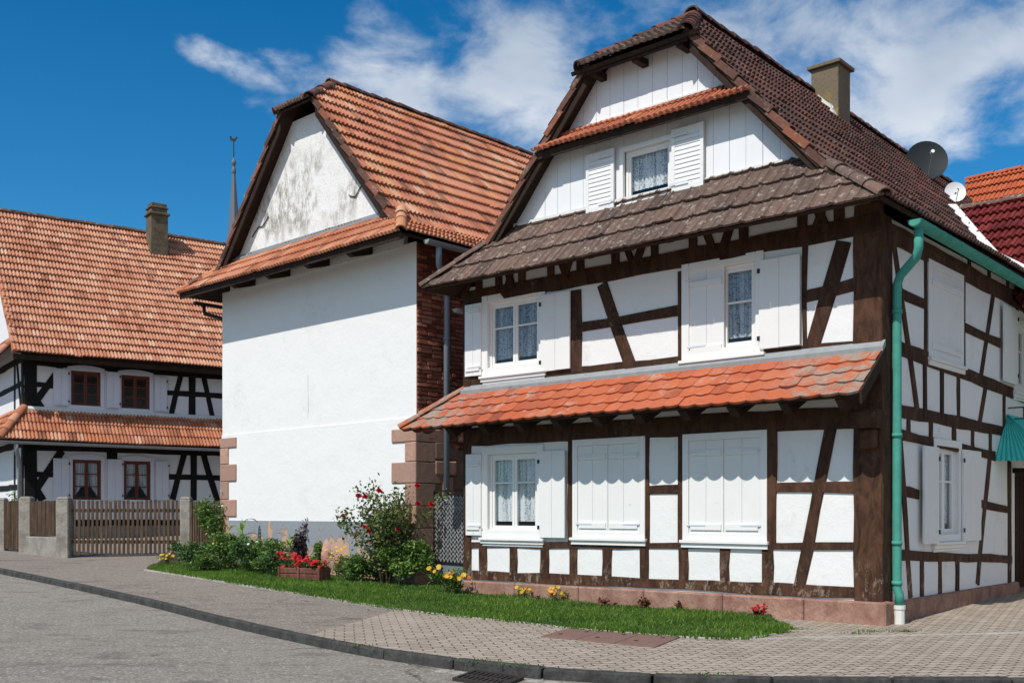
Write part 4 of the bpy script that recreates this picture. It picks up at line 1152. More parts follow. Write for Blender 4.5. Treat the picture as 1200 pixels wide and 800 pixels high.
for y0, y1 in ((1.1, 3.2), (4.2, 5.9)):
    timber(LS, cot, (.3, y0), (1.0, y1), .16, K_, px=False, name='timber_brace'); timber(LS, cot, (.3, (y0 + y1) / 2), (LDP, (y0 + y1) / 2), .16, K_, px=False, name='timber_rail'); timber(LS, cot, (1.25, y0), (1.25, y1), .14, K_, px=False, name='timber_post')
for z in (3.35, 4.22, 5.75): timber(LS, cot, (.25, z), (LDP, z), .2, K_, px=False, name='timber_rail')
# roof
oe, ze, zrg = .62, 5.83, 10.72
front = [LA(-.4, ze, oe), LA(LW + .4, ze, oe), LA(LW + .4, zrg, -LDP / 2), LA(-.4, zrg, -LDP / 2)]
back = [LA(LW + .4, ze, -LDP - oe), LA(-.4, ze, -LDP - oe), LA(-.4, zrg, -LDP / 2), LA(LW + .4, zrg, -LDP / 2)]
tiles('roof_slope', front, .2, .33, M['tile_left'], cot, PROF_RIB, seed=211, lip=.075)
tiles('roof_slope', back, .4, .6, M['tile_left'], cot, PROF_FLAT, seed=212)
dk = MB(); deck(dk, front); deck(dk, back); LA.box(dk, -.38, LW + .3, ze - .2, ze - .06, oe - .1, oe - .06)
dk.build('roof_boarding', M['dark_wood'], cot)
caps('ridge_tiles', [LA(-.4, zrg, -LDP / 2), LA(LW + .4, zrg, -LDP / 2)], .12, M['tile_skirt'], cot, seed=213, lift=.02)
verge('verge_tiles', LA(-.4, ze, oe), LA(-.4, zrg, -LDP / 2), LA(-1, 0) - LA(0, 0), M['tile_pent'], cot, seed=214)
pent('pent_roof', LA, .0, LW, 4.33, 3.42, .75, .75, 0, .2, .33, M['tile_pent'], cot, PROF_RIB, 221, lip=.045, flash=M['white_plastic'])
ps = [LS(-.75, 3.42, .75), LS(LDP, 3.42, .75), LS(LDP, 4.33, 0), LS(0, 4.33, 0)]
tiles('pent_roof', ps, .2, .33, M['tile_pent'], cot, PROF_RIB, seed=222); mb = MB(); deck(mb, ps); mb.build('roof_boarding', M['dark_wood'], cot)
caps('hip_tiles', [LA(-.75, 3.42, .75), LA(0, 4.33, 0)], .13, M['tile_pent'], cot, seed=223, lift=.03)
ps = [LS(-.55, 5.72, .75), LS(LDP, 5.72, .75), LS(LDP, 6.5, 0), LS(.0, 6.5, 0)]
tiles('skirt_roof', ps, .2, .33, M['tile_pent'], cot, PROF_RIB, seed=224); mb = MB(); deck(mb, ps); mb.build('roof_boarding', M['dark_wood'], cot)
caps('hip_tiles', [LS(-.55, 5.72, .75), LS(.1, 6.5, 0)], .11, M['tile_pent'], cot, seed=225, lift=.02)
mb = MB(); half_pipe(mb, LA(-.8, 3.36, .83), LA(LW, 3.33, .83), .08)
mb.build('gutter', M['zinc'], cot)
mb = MB(); mb.tube([LA(-.35, 3.28, .83), LA(-.35, 3.1, .83), LA(-.2, 2.85, .4), LA(-.15, 2.65, .2), LA(-.15, .5, .2)], .06, 10); mb.build('downpipe', M['zinc'], cot, smooth=True)
# chimney
a_, z_ = LA.px(184, 270, -3.2); cc = LA(a_, 0, -3.2)
mb = MB(); yw = math.atan2(LD.y, LD.x)
mb.box((cc.x, cc.y, 10.33), .56, .54, 1.7, yw); mb.box((cc.x, cc.y, 11.22), .68, .66, .08, yw); mb.box((cc.x, cc.y, 11.33), .52, .5, .14, yw); mb.box((cc.x, cc.y, 11.43), .6, .58, .06, yw); mb.box((cc.x, cc.y, 11.52), .5, .48, .12, yw)
mb.build('chimney', M['chimney'], cot, bevel=.015)
# lightning conductor wire
def froof(a, t): p = front[0].lerp(front[3], t); return LA(a, 0) - LA(-.4, 0) + p * 1
P_, A_, S_, Nn = plane_axes(front)
mb = MB(); w0 = LA.px(128, 265, -LDP / 2)[0]; w1 = LA.px(262, 405, .3)[0]
mb.tube([LA(w0, zrg, -LDP / 2) + Nn * .08, LA(w1, ze + .1, oe - .1) + Nn * .08], .012, 5); mb.build('conductor_wire', M['iron'], cot)
# steps at the door of the yard
# ================================================================== NEIGHBOURS on the right
nb = thing('red_roofed_neighbour_house', 'neighbouring house with glazed dark red tiled roof at the right edge of the view', 'house', FA(-4, .1, -8))
def nz(v): return 5.25 + .887 * (v - 5.72)
na = [FA(-8, nz(5.0), -5.0), FA(-.25, nz(5.0), -5.0), FA(1.75, nz(7.85), -7.85), FA(-8, nz(7.85), -7.85)]
tiles('roof_slope', na, .24, .34, M['tile_maroon'], nb, PROF_RIB, seed=311, lip=.075)
nbk = [FA(1.75, nz(5.0), -10.7), FA(-8, nz(5.0), -10.7), FA(-8, nz(7.85), -7.85), FA(1.75, nz(7.85), -7.85)]
tiles('roof_slope', nbk, .4, .5, M['tile_maroon'], nb, PROF_FLAT, seed=312)
mb = MB(); deck(mb, na); deck(mb, nbk); mb.build('roof_boarding', M['dark_wood'], nb)
caps('ridge_tiles', [FA(1.6, nz(7.85), -7.85), FA(-8, nz(7.85), -7.85)], .12, M['tile_skirt'], nb, seed=313, lift=.02)
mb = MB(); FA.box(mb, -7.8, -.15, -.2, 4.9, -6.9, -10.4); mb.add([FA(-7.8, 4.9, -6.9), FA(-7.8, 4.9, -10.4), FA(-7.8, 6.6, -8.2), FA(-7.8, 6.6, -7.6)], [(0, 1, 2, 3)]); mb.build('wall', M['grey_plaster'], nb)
mb = MB(); pv = []
for v in (5.1, 5.72, 6.3, 6.9, 7.6, 7.9):
    # where this roof meets the brown one
    lo, hi = -.35, 3.4
    for _ in range(40):
        m = (lo + hi) / 2
        if zr(m) < nz(v): lo = m
        else: hi = m
    pv.append(FA(lo, nz(v) + .13, -v))
for a, b in zip(pv[:-1], pv[1:]):
    o = (FA(-1, 0) - FA(0, 0)) * .1; mb.quad(a - o * .6 + Vector((0, 0, .03)), a + o, b + o, b - o * .6 + Vector((0, 0, .03)))
    mb.quad(a - o * .6 + Vector((0, 0, -.05)), a + o - Vector((0, 0, .08)), b + o - Vector((0, 0, .08)), b - o * .6 + Vector((0, 0, -.05)))
mb.build('valley_flashing', M['white_plastic'], nb)
ob = thing('orange_roofed_house', 'distant house with bright orange tiled roof behind the dark red roof', 'house', FA(0, .1, -20))
r_ = [FA(-14, 6.0, -15.5), FA(5.5, 6.0, -15.5), FA(5.5, 11.4, -20), FA(-14, 11.4, -20)]
r2_ = [FA(5.5, 6.0, -24.5), FA(-14, 6, -24.5), FA(-14, 11.4, -20), FA(5.5, 11.4, -20)]
tiles('roof_slope', r_, .26, .36, M['tile_orange'], ob, PROF_RIB, seed=321, lip=.075); tiles('roof_slope', r2_, .5, .6, M['tile_orange'], ob, PROF_FLAT, seed=322)
caps('ridge_tiles', [FA(-14, 11.4, -20), FA(5.5, 11.4, -20)], .12, M['tile_orange'], ob, seed=323, lift=.02)
mb = MB(); FA.box(mb, -13.7, 5.2, -.2, 6.2, -16, -24); FA.prism
mb.build('wall', M['grey_plaster'], ob)
# church spire far away
sp = thing('church_spire', 'slender grey church spire with ball and weathercock rising behind the roofs', 'church tower', (-26.4, 100, 0))
def ngon(c, r, z, n=8): return [Vector((c[0] + r * math.cos(2 * math.pi * k / n + .39), c[1] + r * math.sin(2 * math.pi * k / n + .39), z)) for k in range(n)]
c = (-26.4, 100)
mb = MB(); 
for (r0, z0), (r1, z1) in zip([(2.4, 18), (1.1, 22), (.7, 26), (.16, 33.6)][:-1], [(1.1, 22), (.7, 26), (.16, 33.6)]): mb.hexa(ngon(c, r0, z0), ngon(c, r1, z1), .5)
mb.build('spire', M['slate'], sp)
mb = MB(); mb.box((c[0], c[1], 9), 4.2, 4.2, 18.2, .3); mb.build('tower', M['grey_plaster'], sp)
mb = MB(); mb.tube([(c[0], c[1], z) for z in (33.5, 33.65, 33.85, 34.1, 34.3, 34.4, 34.5, 34.65, 34.8, 34.95, 35.1)], [.12, .21, .23, .16, .1, .16, .22, .23, .18, .09, .05], 12); mb.build('finial_ball', M['slate'], sp, smooth=True)
mb = MB(); mb.tube([(c[0], c[1], 35), (c[0], c[1], 36.8)], .045, 6); rod = mb.build('rod', M['iron'], sp)
mb = MB(); w = lambda x, z: Vector((c[0] + x * .8, c[1], 36.6 + z * .8))
pts = [(-.5, .6), (-.42, .15), (-.1, .05), (.05, -.1), (.12, .05), (.3, .2), (.42, .5), (.55, .48), (.4, .62), (.3, .62), (.18, .4), (-.1, .35), (-.3, .7)]
mb.hexa([w(x, z) - Vector((0, .03, 0)) for x, z in pts], [w(x, z) + Vector((0, .03, 0)) for x, z in pts], .5); mb.build('weathercock', M['iron'], sp)
SKY_R, SKY_G, SKY_B, CLOUD = 1.2, 1.24, 1.26, 9.8
# ================================================================== GROUND
def catmull(pts, n=10):
    P = [Vector(p) for p in pts]; P = [2 * P[0] - P[1]] + P + [2 * P[-1] - P[-2]]; out = []
    for i in range(1, len(P) - 2):
        for j in range(n):
            t = j / n; a, b, c, d = P[i - 1:i + 3]
            out.append(.5 * ((2 * b) + (c - a) * t + (2 * a - 5 * b + 4 * c - d) * t * t + (3 * b - a - 3 * c + d) * t ** 3))
    out.append(P[-2]); return out
KP = [(40, 12.5), (20, 9.9), (8, 9.02), (4.4, 8.92), (2.9, 8.93), (1.8, 9.0), (.7, 9.3), (-.33, 9.93), (-1.35, 10.85), (-2.3, 12.0), (-4.0, 14.1), (-5.95, 16.5), (-10.2, 21.2), (-20, 31.5), (-45, 56)]
KERB = catmull([Vector((x, y, 0)) for x, y in KP], 12)
def lift(p, dz=0): return Vector((p.x, p.y, ground_z(p.x, p.y) + dz))
def sheet(name, A, B, n, dz, mat, kind='structure', noise=0):
    mb = MB(); m = len(A); vs = []
    for i in range(m):
        for j in range(n + 1):
            t = (j / n) ** 1.6
            p = A[i].lerp(B[i], t); vs.append(lift(p, dz))
    fs = [(i * (n + 1) + j, (i + 1) * (n + 1) + j, (i + 1) * (n + 1) + j + 1, i * (n + 1) + j + 1) for i in range(m - 1) for j in range(n)]
    mb.add(vs, fs, .5)
    o = mb.build(name, mat, None, smooth=True); tag(o, kind=kind); return o
mb = MB(); S_ = 3000
mb.quad((-S_, -S_, -.35), (S_, -S_, -.35), (S_, S_, -.35), (-S_, S_, -.35), .5)
tag(mb.build('ground', M['pave_asphalt']), kind='structure')
BD = Vector((.22, .975, 0))
sheet('pavement', KERB, [k + BD * 60 for k in KERB], 60, 0, M['pave_asphalt'])
sheet('road', KERB, [k + Vector((-.35, -.93, 0)) * 60 for k in KERB], 40, -.085, M['asphalt'])
# block paving from the asphalt's edge to the right
i0 = min(range(len(KERB)), key=lambda i: (KERB[i] - Vector((-2.3, 12.0, 0))).length)
pk = KERB[:i0 + 1]
sheet('block_paving', pk, [k + BD * 24 for k in pk], 70, .012, M['paver'])
# kerb stones: one strip with joints
mb = MB(); acc = 0; start = 0
fine = []
for i in range(len(KERB) - 1):
    for j in range(6): fine.append(KERB[i].lerp(KERB[i + 1], j / 6))
dist = [0]
for a, b in zip(fine[:-1], fine[1:]): dist.append(dist[-1] + (b - a).length)
def at(s):
    import bisect
    i = max(1, min(len(dist) - 1, bisect.bisect(dist, s))); t = (s - dist[i - 1]) / max(1e-6, dist[i] - dist[i - 1]); return fine[i - 1].lerp(fine[i], t)
s = 0
while s < dist[-1] - 1:
    a, b = at(s + .006), at(s + .994); t = (b - a).normalized(); nn = Vector((t.y, -t.x, 0))
    if nn.y > 0: nn = -nn
    j = rng.uniform(-.004, .004)
    lo = []; hi = []
    for p, k in ((a, 0.10), (b, .10), (b, -.03), (a, -.03)):
        lo.append(lift(p + nn * k, -.2)); hi.append(lift(p + nn * (k * .8), .018 + j))
    mb.hexa(lo, hi); s += 1.0
tag(mb.build('kerb', M['kerb'], bevel=.018), kind='structure')
# light setts along the gutter line
mb = MB(); s = 0
while s < dist[-1] - 1:
    a, b = at(s), at(s + .155); t = (b - a).normalized(); nn = Vector((t.y, -t.x, 0))
    if nn.y > 0: nn = -nn
    if a.y < 10.1 and a.x > -.6 and a.x < 12:
        lo = [lift(p + nn * k, -.16) for p, k in ((a, .28), (b, .28), (b, .12), (a, .12))]; dz = -.078 + rng.uniform(-.006, .006)
        hi = [lift(p + nn * k, dz) for p, k in ((a, .275), (b, .275), (b, .125), (a, .125))]
        mb.hexa(lo, hi)
    s += .165
tag(mb.build('road_gutter', M['edging'], bevel=.015), kind='structure')

WEEDS = []
# lawn strip and its edging
def resample(P, n):
    D = [0]
    for a, b in zip(P[:-1], P[1:]): D.append(D[-1] + (b - a).length)
    out = []; j = 0
    for i in range(n + 1):
        s = D[-1] * i / n
        while j < len(D) - 2 and D[j + 1] < s: j += 1
        out.append(P[j].lerp(P[j + 1], (s - D[j]) / max(1e-9, D[j + 1] - D[j])))
    return out
fl = [gp(*p) for p in ((172, 668), (205, 673), (250, 680), (300, 688), (370, 699), (450, 712), (520, 721), (600, 729), (670, 737), (740, 743), (810, 748), (870, 749), (905, 744), (927, 737))]
bl = [gp(*p) for p in ((180, 663), (215, 661), (260, 664), (330, 671), (400, 678), (470, 686), (520, 690))] + [FA(a, 0, .1) for a in (7.1, 6, 5, 4, 3, 2.2, 1.55)]
NL = 60
fr = resample(catmull(fl, 6), NL); bk = resample(catmull([Vector((p.x, p.y, 0)) for p in bl], 6), NL)
sheet('lawn', [Vector((p.x, p.y, 0)) for p in fr], [Vector((p.x, p.y, 0)) for p in bk], 8, .03, M['lawn_soil'])
mb = MB(); rg = random.Random(9)
for _ in range(62000):
    t = rg.random() * NL; i = min(NL - 1, int(t)); f = t - i
    a = fr[i].lerp(fr[i + 1], f); b = bk[i].lerp(bk[i + 1], f); w = rg.random()
    w = w * 1.07 - .045 + rg.gauss(0, .008)
    p = lift(Vector((a.x, a.y, 0)).lerp(Vector((b.x, b.y, 0)), w), .02)
    pt = math.sin(p.x * 2.3 + 1.7 * math.sin(p.y * 3.1)) * math.sin(p.y * 2.7 + 1.3 * math.sin(p.x * 1.9)); h = rg.uniform(.025, .075) * (1.5 if rg.random() < .06 else 1) * (.85 + .35 * pt); ang = rg.random() * 6.28; d = Vector((math.cos(ang), math.sin(ang), 0)); wd = rg.uniform(.005, .01)
    lean = Vector((rg.gauss(0, .025), rg.gauss(0, .025), 0)); n = Vector((-d.y, d.x, 0))
    patch = .5 + .5 * math.sin(p.x * 1.7 + 2 * math.sin(p.y * 2.1)) * math.sin(p.y * 1.3 + p.x)
    mb.add([p - d * wd, p + d * wd, p + d * wd * .6 + lean * .4 + Vector((0, 0, h * .6)), p + lean + Vector((0, 0, h)), p - d * wd * .6 + lean * .4 + Vector((0, 0, h * .6))], [(0, 1, 2, 3, 4)], 1.0 if rg.random() < .03 + .05 * max(0, pt) else max(0, min(1, .12 + .45 * patch + .2 * pt + rg.gauss(0, .2))))
tag(mb.build('grass', M['grass']), kind='stuff')
for (x, y, n_) in ((930, 738, 60), (1000, 743, 40), (1060, 741, 90), (560, 776, 40), (830, 792, 45), (1020, 741, 60), (915, 742, 80), (600, 781, 30), (420, 757, 25)):
    c = gp(x, y); mb = MB()
    for _ in range(n_):
        p = lift(c + Vector((rg.gauss(0, .09), rg.gauss(0, .025), 0)), .01); leaf_d = Vector((rg.gauss(0, 1), rg.gauss(0, 1), 1.2)).normalized() * rg.uniform(.02, .045); sdv = Vector((-leaf_d.y, leaf_d.x, 0)).normalized() * .007
        mb.add([p, p + leaf_d * .5 + sdv, p + leaf_d, p + leaf_d * .5 - sdv], [(0, 1, 2, 3)], rg.random())
    WEEDS.append(mb)
allw = MB()
for m_ in WEEDS:
    for f_, r_ in zip(m_.f, m_.r): allw.add([m_.v[i] for i in f_], [tuple(range(len(f_)))], r_)
tag(allw.build('weeds', M['grass']), kind='stuff')
mb = MB(); e = resample(catmull(fl[:-1], 6), 90)
ext = e + []
for a, b in zip(e[:-1], e[1:]):
    t = (b - a).normalized(); nn = Vector((t.y, -t.x, 0)); nn = -nn if nn.y > 0 else nn
    mb.hexa([lift(a, -.05), lift(b, -.05), lift(b + nn * .07, -.05), lift(a + nn * .07, -.05)], [lift(a + t * .006, .03), lift(b - t * .006, .03), lift(b + nn * .065 - t * .006, .028), lift(a + nn * .065 + t * .006, .028)])
p0 = gp(872, 749); pts = [p0 + (gp(1200, 741) - p0) * (i / 24) for i in range(40)]
for a, b in zip(pts[:-1], pts[1:]):
    t = (b - a).normalized(); nn = Vector((t.y, -t.x, 0))
    mb.hexa([lift(a, -.05), lift(b, -.05), lift(b + nn * .1, -.05), lift(a + nn * .1, -.05)], [lift(a + t * .004, .019), lift(b - t * .004, .019), lift(b + nn * .1 - t * .004, .019), lift(a + nn * .1 + t * .004, .019)])
tag(mb.build('pavement_edging', M['edging'], bevel=.006), kind='structure')
# planting bed against the white house
bf = [gp(*p) for p in ((180, 664), (215, 662), (260, 665), (330, 672), (400, 679), (470, 687), (520, 691), (548, 697))]
bb = [Vector((-8.2, 25.4, 0)), Vector((-7.3, 24.6, 0)), WA(6.7, 0, .0), WA(5, 0, 0), WA(3, 0, 0), WA(1.2, 0, 0), WA(0, 0, 0), FA(7.3, 0, -.2)]
A_ = resample([Vector((p.x, p.y, 0)) for p in bf], 30); B_ = resample([Vector((p.x, p.y, 0)) for p in bb], 30)
sheet('flower_bed', A_, B_, 6, .045, M['soil'])

# ================================================================== PAVEMENT FURNITURE
q = [gp(633, 747), gp(668, 737), gp(800, 747), gp(768, 760)]
t = thing('steel_cover', 'rusty brown steel cover of three plates set into the paving before the lawn', 'access cover', q[0])
for i in range(3):
    a, b = q[0].lerp(q[3], i / 3 + .003), q[0].lerp(q[3], (i + 1) / 3 - .003); c, d = q[1].lerp(q[2], (i + 1) / 3 - .003), q[1].lerp(q[2], i / 3 + .003)
    mb = MB(); mb.hexa([lift(p, -.02) for p in (a, b, c, d)], [lift(p, .024) for p in (a, b, c, d)]); m_ = (a + b + c + d) / 4
    for x, y in ((a, c), (b, d)): pass
    pl_o = mb.build('cover_plate', M['rust'], t, bevel=.004)
    mb = MB(); 
    for f in (.3, .7):
        p = a.lerp(c, f); mb.tube([lift(p, .02), lift(p, .03)], .025, 8)
    mb.build('lifting_pin', M['iron'], pl_o)
q = [gp(530, 786), gp(556, 777), gp(614, 785), gp(590, 794)]
for p in q: p.z -= .085
t = thing('drain_grate', 'dark iron drain grate in the road beside the kerb', 'drain grate', q[0])
mb = MB(); L_ = lambda u, v: (q[0].lerp(q[3], u)).lerp(q[1].lerp(q[2], u), v)
def bar(u0, u1, v0, v1, z0, z1): mb.hexa([L_(u0, v0) + Vector((0, 0, z0)), L_(u1, v0) + Vector((0, 0, z0)), L_(u1, v1) + Vector((0, 0, z0)), L_(u0, v1) + Vector((0, 0, z0))], [L_(u0, v0) + Vector((0, 0, z1)), L_(u1, v0) + Vector((0, 0, z1)), L_(u1, v1) + Vector((0, 0, z1)), L_(u0, v1) + Vector((0, 0, z1))])
bar(0, 1, 0, .07, 0, .03); bar(0, 1, .93, 1, 0, .03); bar(0, .06, .07, .93, 0, .03); bar(.94, 1, .07, .93, 0, .03)
mb.build('frame', M['grate'], t)
mb = MB()
for i in range(9): bar(.09 + i * .095, .09 + i * .095 + .055, .07, .93, .004, .024)
bar(.06, .94, .46, .54, .006, .026); mb.build('bars', M['grate'], t)
mb = MB(); bar(.06, .94, .07, .93, .001, .003); mb.build('shaft', M['dark'], t)  # flat near-black sheet paints the darkness of the shaft below the bars
# ================================================================== FENCE OF THE YARD
P0, PA, P1, P2, PE = Vector((-13.36, 27.6, 0)), Vector((-12.24, 26.6, 0)), Vector((-10.7, 25.2, 0)), Vector((-7.78, 25.2, 0)), Vector((-6.3, 24.1, 0))
def gpost(p, w, top, label):
    mb = MB(); z = ground_z(p.x, p.y)
    t = thing('gate_post', label, 'gate post', (p.x, p.y, z), 'concrete posts of the yard fence')
    mb.hexa([Vector((p.x + sx * w / 2, p.y + sy * w / 2, z - .3)) for sx, sy in ((-1, -1), (1, -1), (1, 1), (-1, 1))], [Vector((p.x + sx * w / 2, p.y + sy * w / 2, top - .04)) for sx, sy in ((-1, -1), (1, -1), (1, 1), (-1, 1))])
    mb.build('shaft', M['concrete'], t, bevel=.02)
    mb = MB(); mb.hexa([Vector((p.x + sx * w / 2, p.y + sy * w / 2, top - .038)) for sx, sy in ((-1, -1), (1, -1), (1, 1), (-1, 1))], [Vector((p.x + sx * w * .36, p.y + sy * w * .36, top + .02)) for sx, sy in ((-1, -1), (1, -1), (1, 1), (-1, 1))])
    mb.build('cap', M['concrete'], t, bevel=.01)
gpost(P0, .26, 1.78, 'concrete post at the far left edge beside the narrow picket gate')
gpost(PA, .3, 1.8, 'concrete post between the narrow picket gate and the low wall')
gpost(P1, .3, 1.77, 'broad concrete post at the left end of the wide picket gate')
gpost(P2, .25, 1.77, 'concrete post at the right end of the wide picket gate by the climbing greenery')
def pickets(name, label, cat, a, b, z0, z1, w, gap, ragged=.02, wall_top=None, rails=(.25, .82)):
    t = thing(name, label, cat, lift((a + b) / 2)); d = b - a; L = d.length; u = d.normalized(); n = Vector((u.y, -u.x, 0)); n = -n if n.y > 0 else n
    k = int(L / (w + gap)); g = (L - k * w) / (k + 1)
    for i in range(k):
        s = g + i * (w + g); p = a + u * s; z_ = z0 if z0 is not None else ground_z(p.x, p.y) + .07
        zt = z1 + rng.uniform(-ragged, ragged); mb = MB(); o = rng.uniform(-.012, .012); sl = rng.uniform(-.01, .01)
        c = [p + n * .0, p + u * w, p + u * w + n * .022, p + n * .022]
        mb.hexa([Vector((x.x, x.y, z_ + rng.uniform(-.01, .01))) for x in c], [Vector((x.x + u.x * (o + sl), x.y + u.y * (o + sl), zt)) for x in c]); mb.build('picket', M['fence_wood'], t)
    for f in rails:
        zb = z0 if z0 is not None else ground_z(a.x, a.y) + .05
        za = zb + (z1 - zb) * f; mb = MB()
        c = [a - n * .001, b - n * .001, b - n * .045, a - n * .045]
        mb.hexa([Vector((x.x, x.y, za - .04)) for x in c], [Vector((x.x, x.y, za + .04)) for x in c]); mb.build('rail', M['fence_wood'], t)
    if wall_top:
        mb = MB(); c = [a + n * .12, b + n * .12, b - n * .12, a - n * .12]
        mb.hexa([Vector((x.x, x.y, ground_z(x.x, x.y) - .3)) for x in c], [Vector((x.x, x.y, wall_top)) for x in c]); mb.build('low_wall', M['concrete'], t, bevel=.02)
    return t
uu = (P2 - P1).normalized()
pickets('picket_gate', 'wide weathered picket gate across the driveway', 'gate', P1 + uu * .17, P2 - uu * .14, None, 1.70, .058, .05, .025)
uu = (P1 - PA).normalized()
pickets('picket_fence', 'short picket fence standing on a low concrete wall', 'fence', PA + uu * .18, P1 - uu * .18, .86, 1.70, .055, .02, .008, wall_top=.82)
uu = (PA - P0).normalized()
pickets('picket_gate', 'narrow picket gate at the left edge of the view', 'gate', P0 + uu * .15, PA - uu * .17, None, 1.72, .06, .02, .008)
uu = (PE - P2).normalized()
pickets('picket_fence', 'picket fence half covered by greenery beside the white house', 'fence', P2 + uu * .14, PE, None, 1.66, .06, .03, .02)
# stone steps seen through the gate
t = thing('stone_steps', 'pale stone steps in front of the black timbered house behind the gate', 'steps', lift(LA(2.6, 0, 1)))
for i in range(2):
    mb = MB(); LA.box(mb, .4, 4.3, .1, .5 + .17 * i, .06, 1.0 - .35 * i); mb.build('step', M['edging'], t, bevel=.02)
# expanded metal gate in the alley
a, b = WB(.42, 0, .02), FA(7.22, 0, -.35); a.z = b.z = 0
t = thing('mesh_gate', 'grey expanded metal gate closing the narrow alley between the houses', 'gate', lift(a)); u = (b - a).normalized(); L = (b - a).length; n = Vector((u.y, -u.x, 0))
zb, zt = .52, 1.78
mb = MB(); cw, chh = L / 12, .085; rows = int((zt - zb) / chh)
def strip(p, q, w=.011):
    d = (q - p).normalized(); s = d.cross(n).normalized() * w; mb.hexa([p - s, p + s, p + s + n * .008, p - s + n * .008], [q - s, q + s, q + s + n * .008, q - s + n * .008], .5)
for r_ in range(rows):
    for c_ in range(12):
        z = zb + r_ * chh; x = c_ * cw; P = lambda xx, zz: Vector((a.x + u.x * xx, a.y + u.y * xx, zz))
        strip(P(x, z), P(x + cw / 2, z + chh)); strip(P(x + cw, z), P(x + cw / 2, z + chh))
        # next half-row completes the diamond
mb.build('mesh', M['zinc'], t)
mb = MB()
for s0, s1, z0, z1 in ((0, .03, .15, 1.82), (L - .03, L, .15, 1.82), (.03, L - .03, 1.79, 1.82), (.03, L - .03, .48, .52)):
    c = [a + u * s0, a + u * s1, a + u * s1 + n * .03, a + u * s0 + n * .03]; mb.hexa([Vector((x.x, x.y, z0)) for x in c], [Vector((x.x, x.y, z1)) for x in c])
mb.build('frame', M['iron'], t)
mb = MB(); c = [a + u * .03, a + u * (L - .03), a + u * (L - .03) + n * .012, a + u * .03 + n * .012]; mb.hexa([Vector((x.x, x.y, .2)) for x in c], [Vector((x.x, x.y, .48)) for x in c]); mb.build('panel', M['blue_pipe'], t)

# ================================================================== GARDEN
def leaf(mb, p, size, rg, el=.5, up=.3, r=None):
    d = Vector((rg.gauss(0, 1), rg.gauss(0, 1), rg.gauss(up, .7))).normalized()
    s = d.cross(Vector((rg.gauss(0, 1), rg.gauss(0, 1), rg.gauss(0, 1)))).normalized(); nn = s.cross(d)
    w = size * el * .5
    mb.add([p, p + d * size * .45 + s * w + nn * size * .06, p + d * size, p + d * size * .45 - s * w + nn * size * .06], [(0, 1, 2), (0, 2, 3)], rg.random() if r is None else r)
def clumps(mb, c, rad, n, size, rg, k=9, el=.5, up=.3, sub=.42):
    cs = []
    for _ in range(k):
        while True:
            q = Vector((rg.uniform(-1, 1), rg.uniform(-1, 1), rg.uniform(-1, 1)))
            if q.length < 1: break
        q *= .75; cs.append((Vector((c.x + q.x * rad[0], c.y + q.y * rad[1], c.z + q.z * rad[2])), rg.uniform(.6, 1.15)))
    for i in range(n):
        o, f = cs[i % k]; q = Vector((rg.gauss(0, 1), rg.gauss(0, 1), rg.gauss(0, 1))).normalized() * (rg.random() ** .5)
        p = o + Vector((q.x * rad[0], q.y * rad[1], q.z * rad[2])) * sub * f
        if p.z < ground_z(p.x, p.y) + .02: continue
        leaf(mb, p, size * rg.uniform(.6, 1.25), rg, el, up)
    return cs
def flower_mesh(mb, p, r, rg, petals=7, up=None, double=False):
    f = up or Vector((rg.gauss(-.2, .3), rg.gauss(-.7, .3), rg.gauss(.7, .3))).normalized()
    a = f.cross(Vector((0, 0, 1))).normalized(); b = f.cross(a)
    for lay in range(2 if double else 1):
        rr = r * (1 - .45 * lay); h = .15 + .5 * lay
        for k in range(petals):
            w = 6.283 * (k + .5 * lay) / petals; w2 = 6.283 * .42 / petals
            d = a * math.cos(w) + b * math.sin(w); d1 = a * math.cos(w - w2) + b * math.sin(w - w2); d2 = a * math.cos(w + w2) + b * math.sin(w + w2)
            mb.add([p, p + d1 * rr * .75 + f * rr * h, p + d * rr + f * rr * h * 1.1, p + d2 * rr * .75 + f * rr * h], [(0, 1, 2, 3)], rg.random())
def flower(parent, p, r, col, rg, petals=7, double=False, centre=None):
    mb = MB(); flower_mesh(mb, p, r, rg, petals, None, double); o = mb.build('flower', M['fl_' + col], parent)
def bush(name, label, cat, px, py, w, h, leafmat, n, size, seed, group=None, depth=None, k=10, flowers=None, el=.5, stems=6, back=0, up=.3):
    """px, py: where it meets the ground; w, h in metres"""
    rg = random.Random(seed); p = gp(px, py); p.y += back; p.z = ground_z(p.x, p.y)
    if n > 400: w *= 1.3; h *= 1.12; n = int(n * 1.6)
    t = thing(name, label, cat, p, group); c = p + Vector((0, 0, h * .52)); rad = (w / 2, (depth or w * .7) / 2, h * .5)
    mb = MB(); cs = clumps(mb, c, rad, n, size, rg, k, el, up)
    mb.build('foliage', M[leafmat], t)
    mb = MB()
    for q, _ in cs[:stems]:
        b = p + Vector((rg.gauss(0, w * .08), rg.gauss(0, w * .05), -.02)); m = b.lerp(q, .5) + Vector((rg.gauss(0, .03), rg.gauss(0, .03), .03)); mb.tube([b, m, q], [.012, .009, .004], 5)
    mb.build('stems', M['stem'], t)
    for (col, cnt, r, zlo) in flowers or []:
        for _ in range(cnt):
            ang = rg.random() * 6.28; zz = rg.uniform(zlo, 1.02); rr = rg.random() ** .5 * .95
            flower(t, Vector((p.x + math.cos(ang) * rad[0] * rr, p.y - abs(math.sin(ang)) * rad[1] * rr, p.z + h * zz)), r * rg.uniform(.8, 1.2), col, rg, 8, col in ('red', 'crimson', 'orange'))
    return t
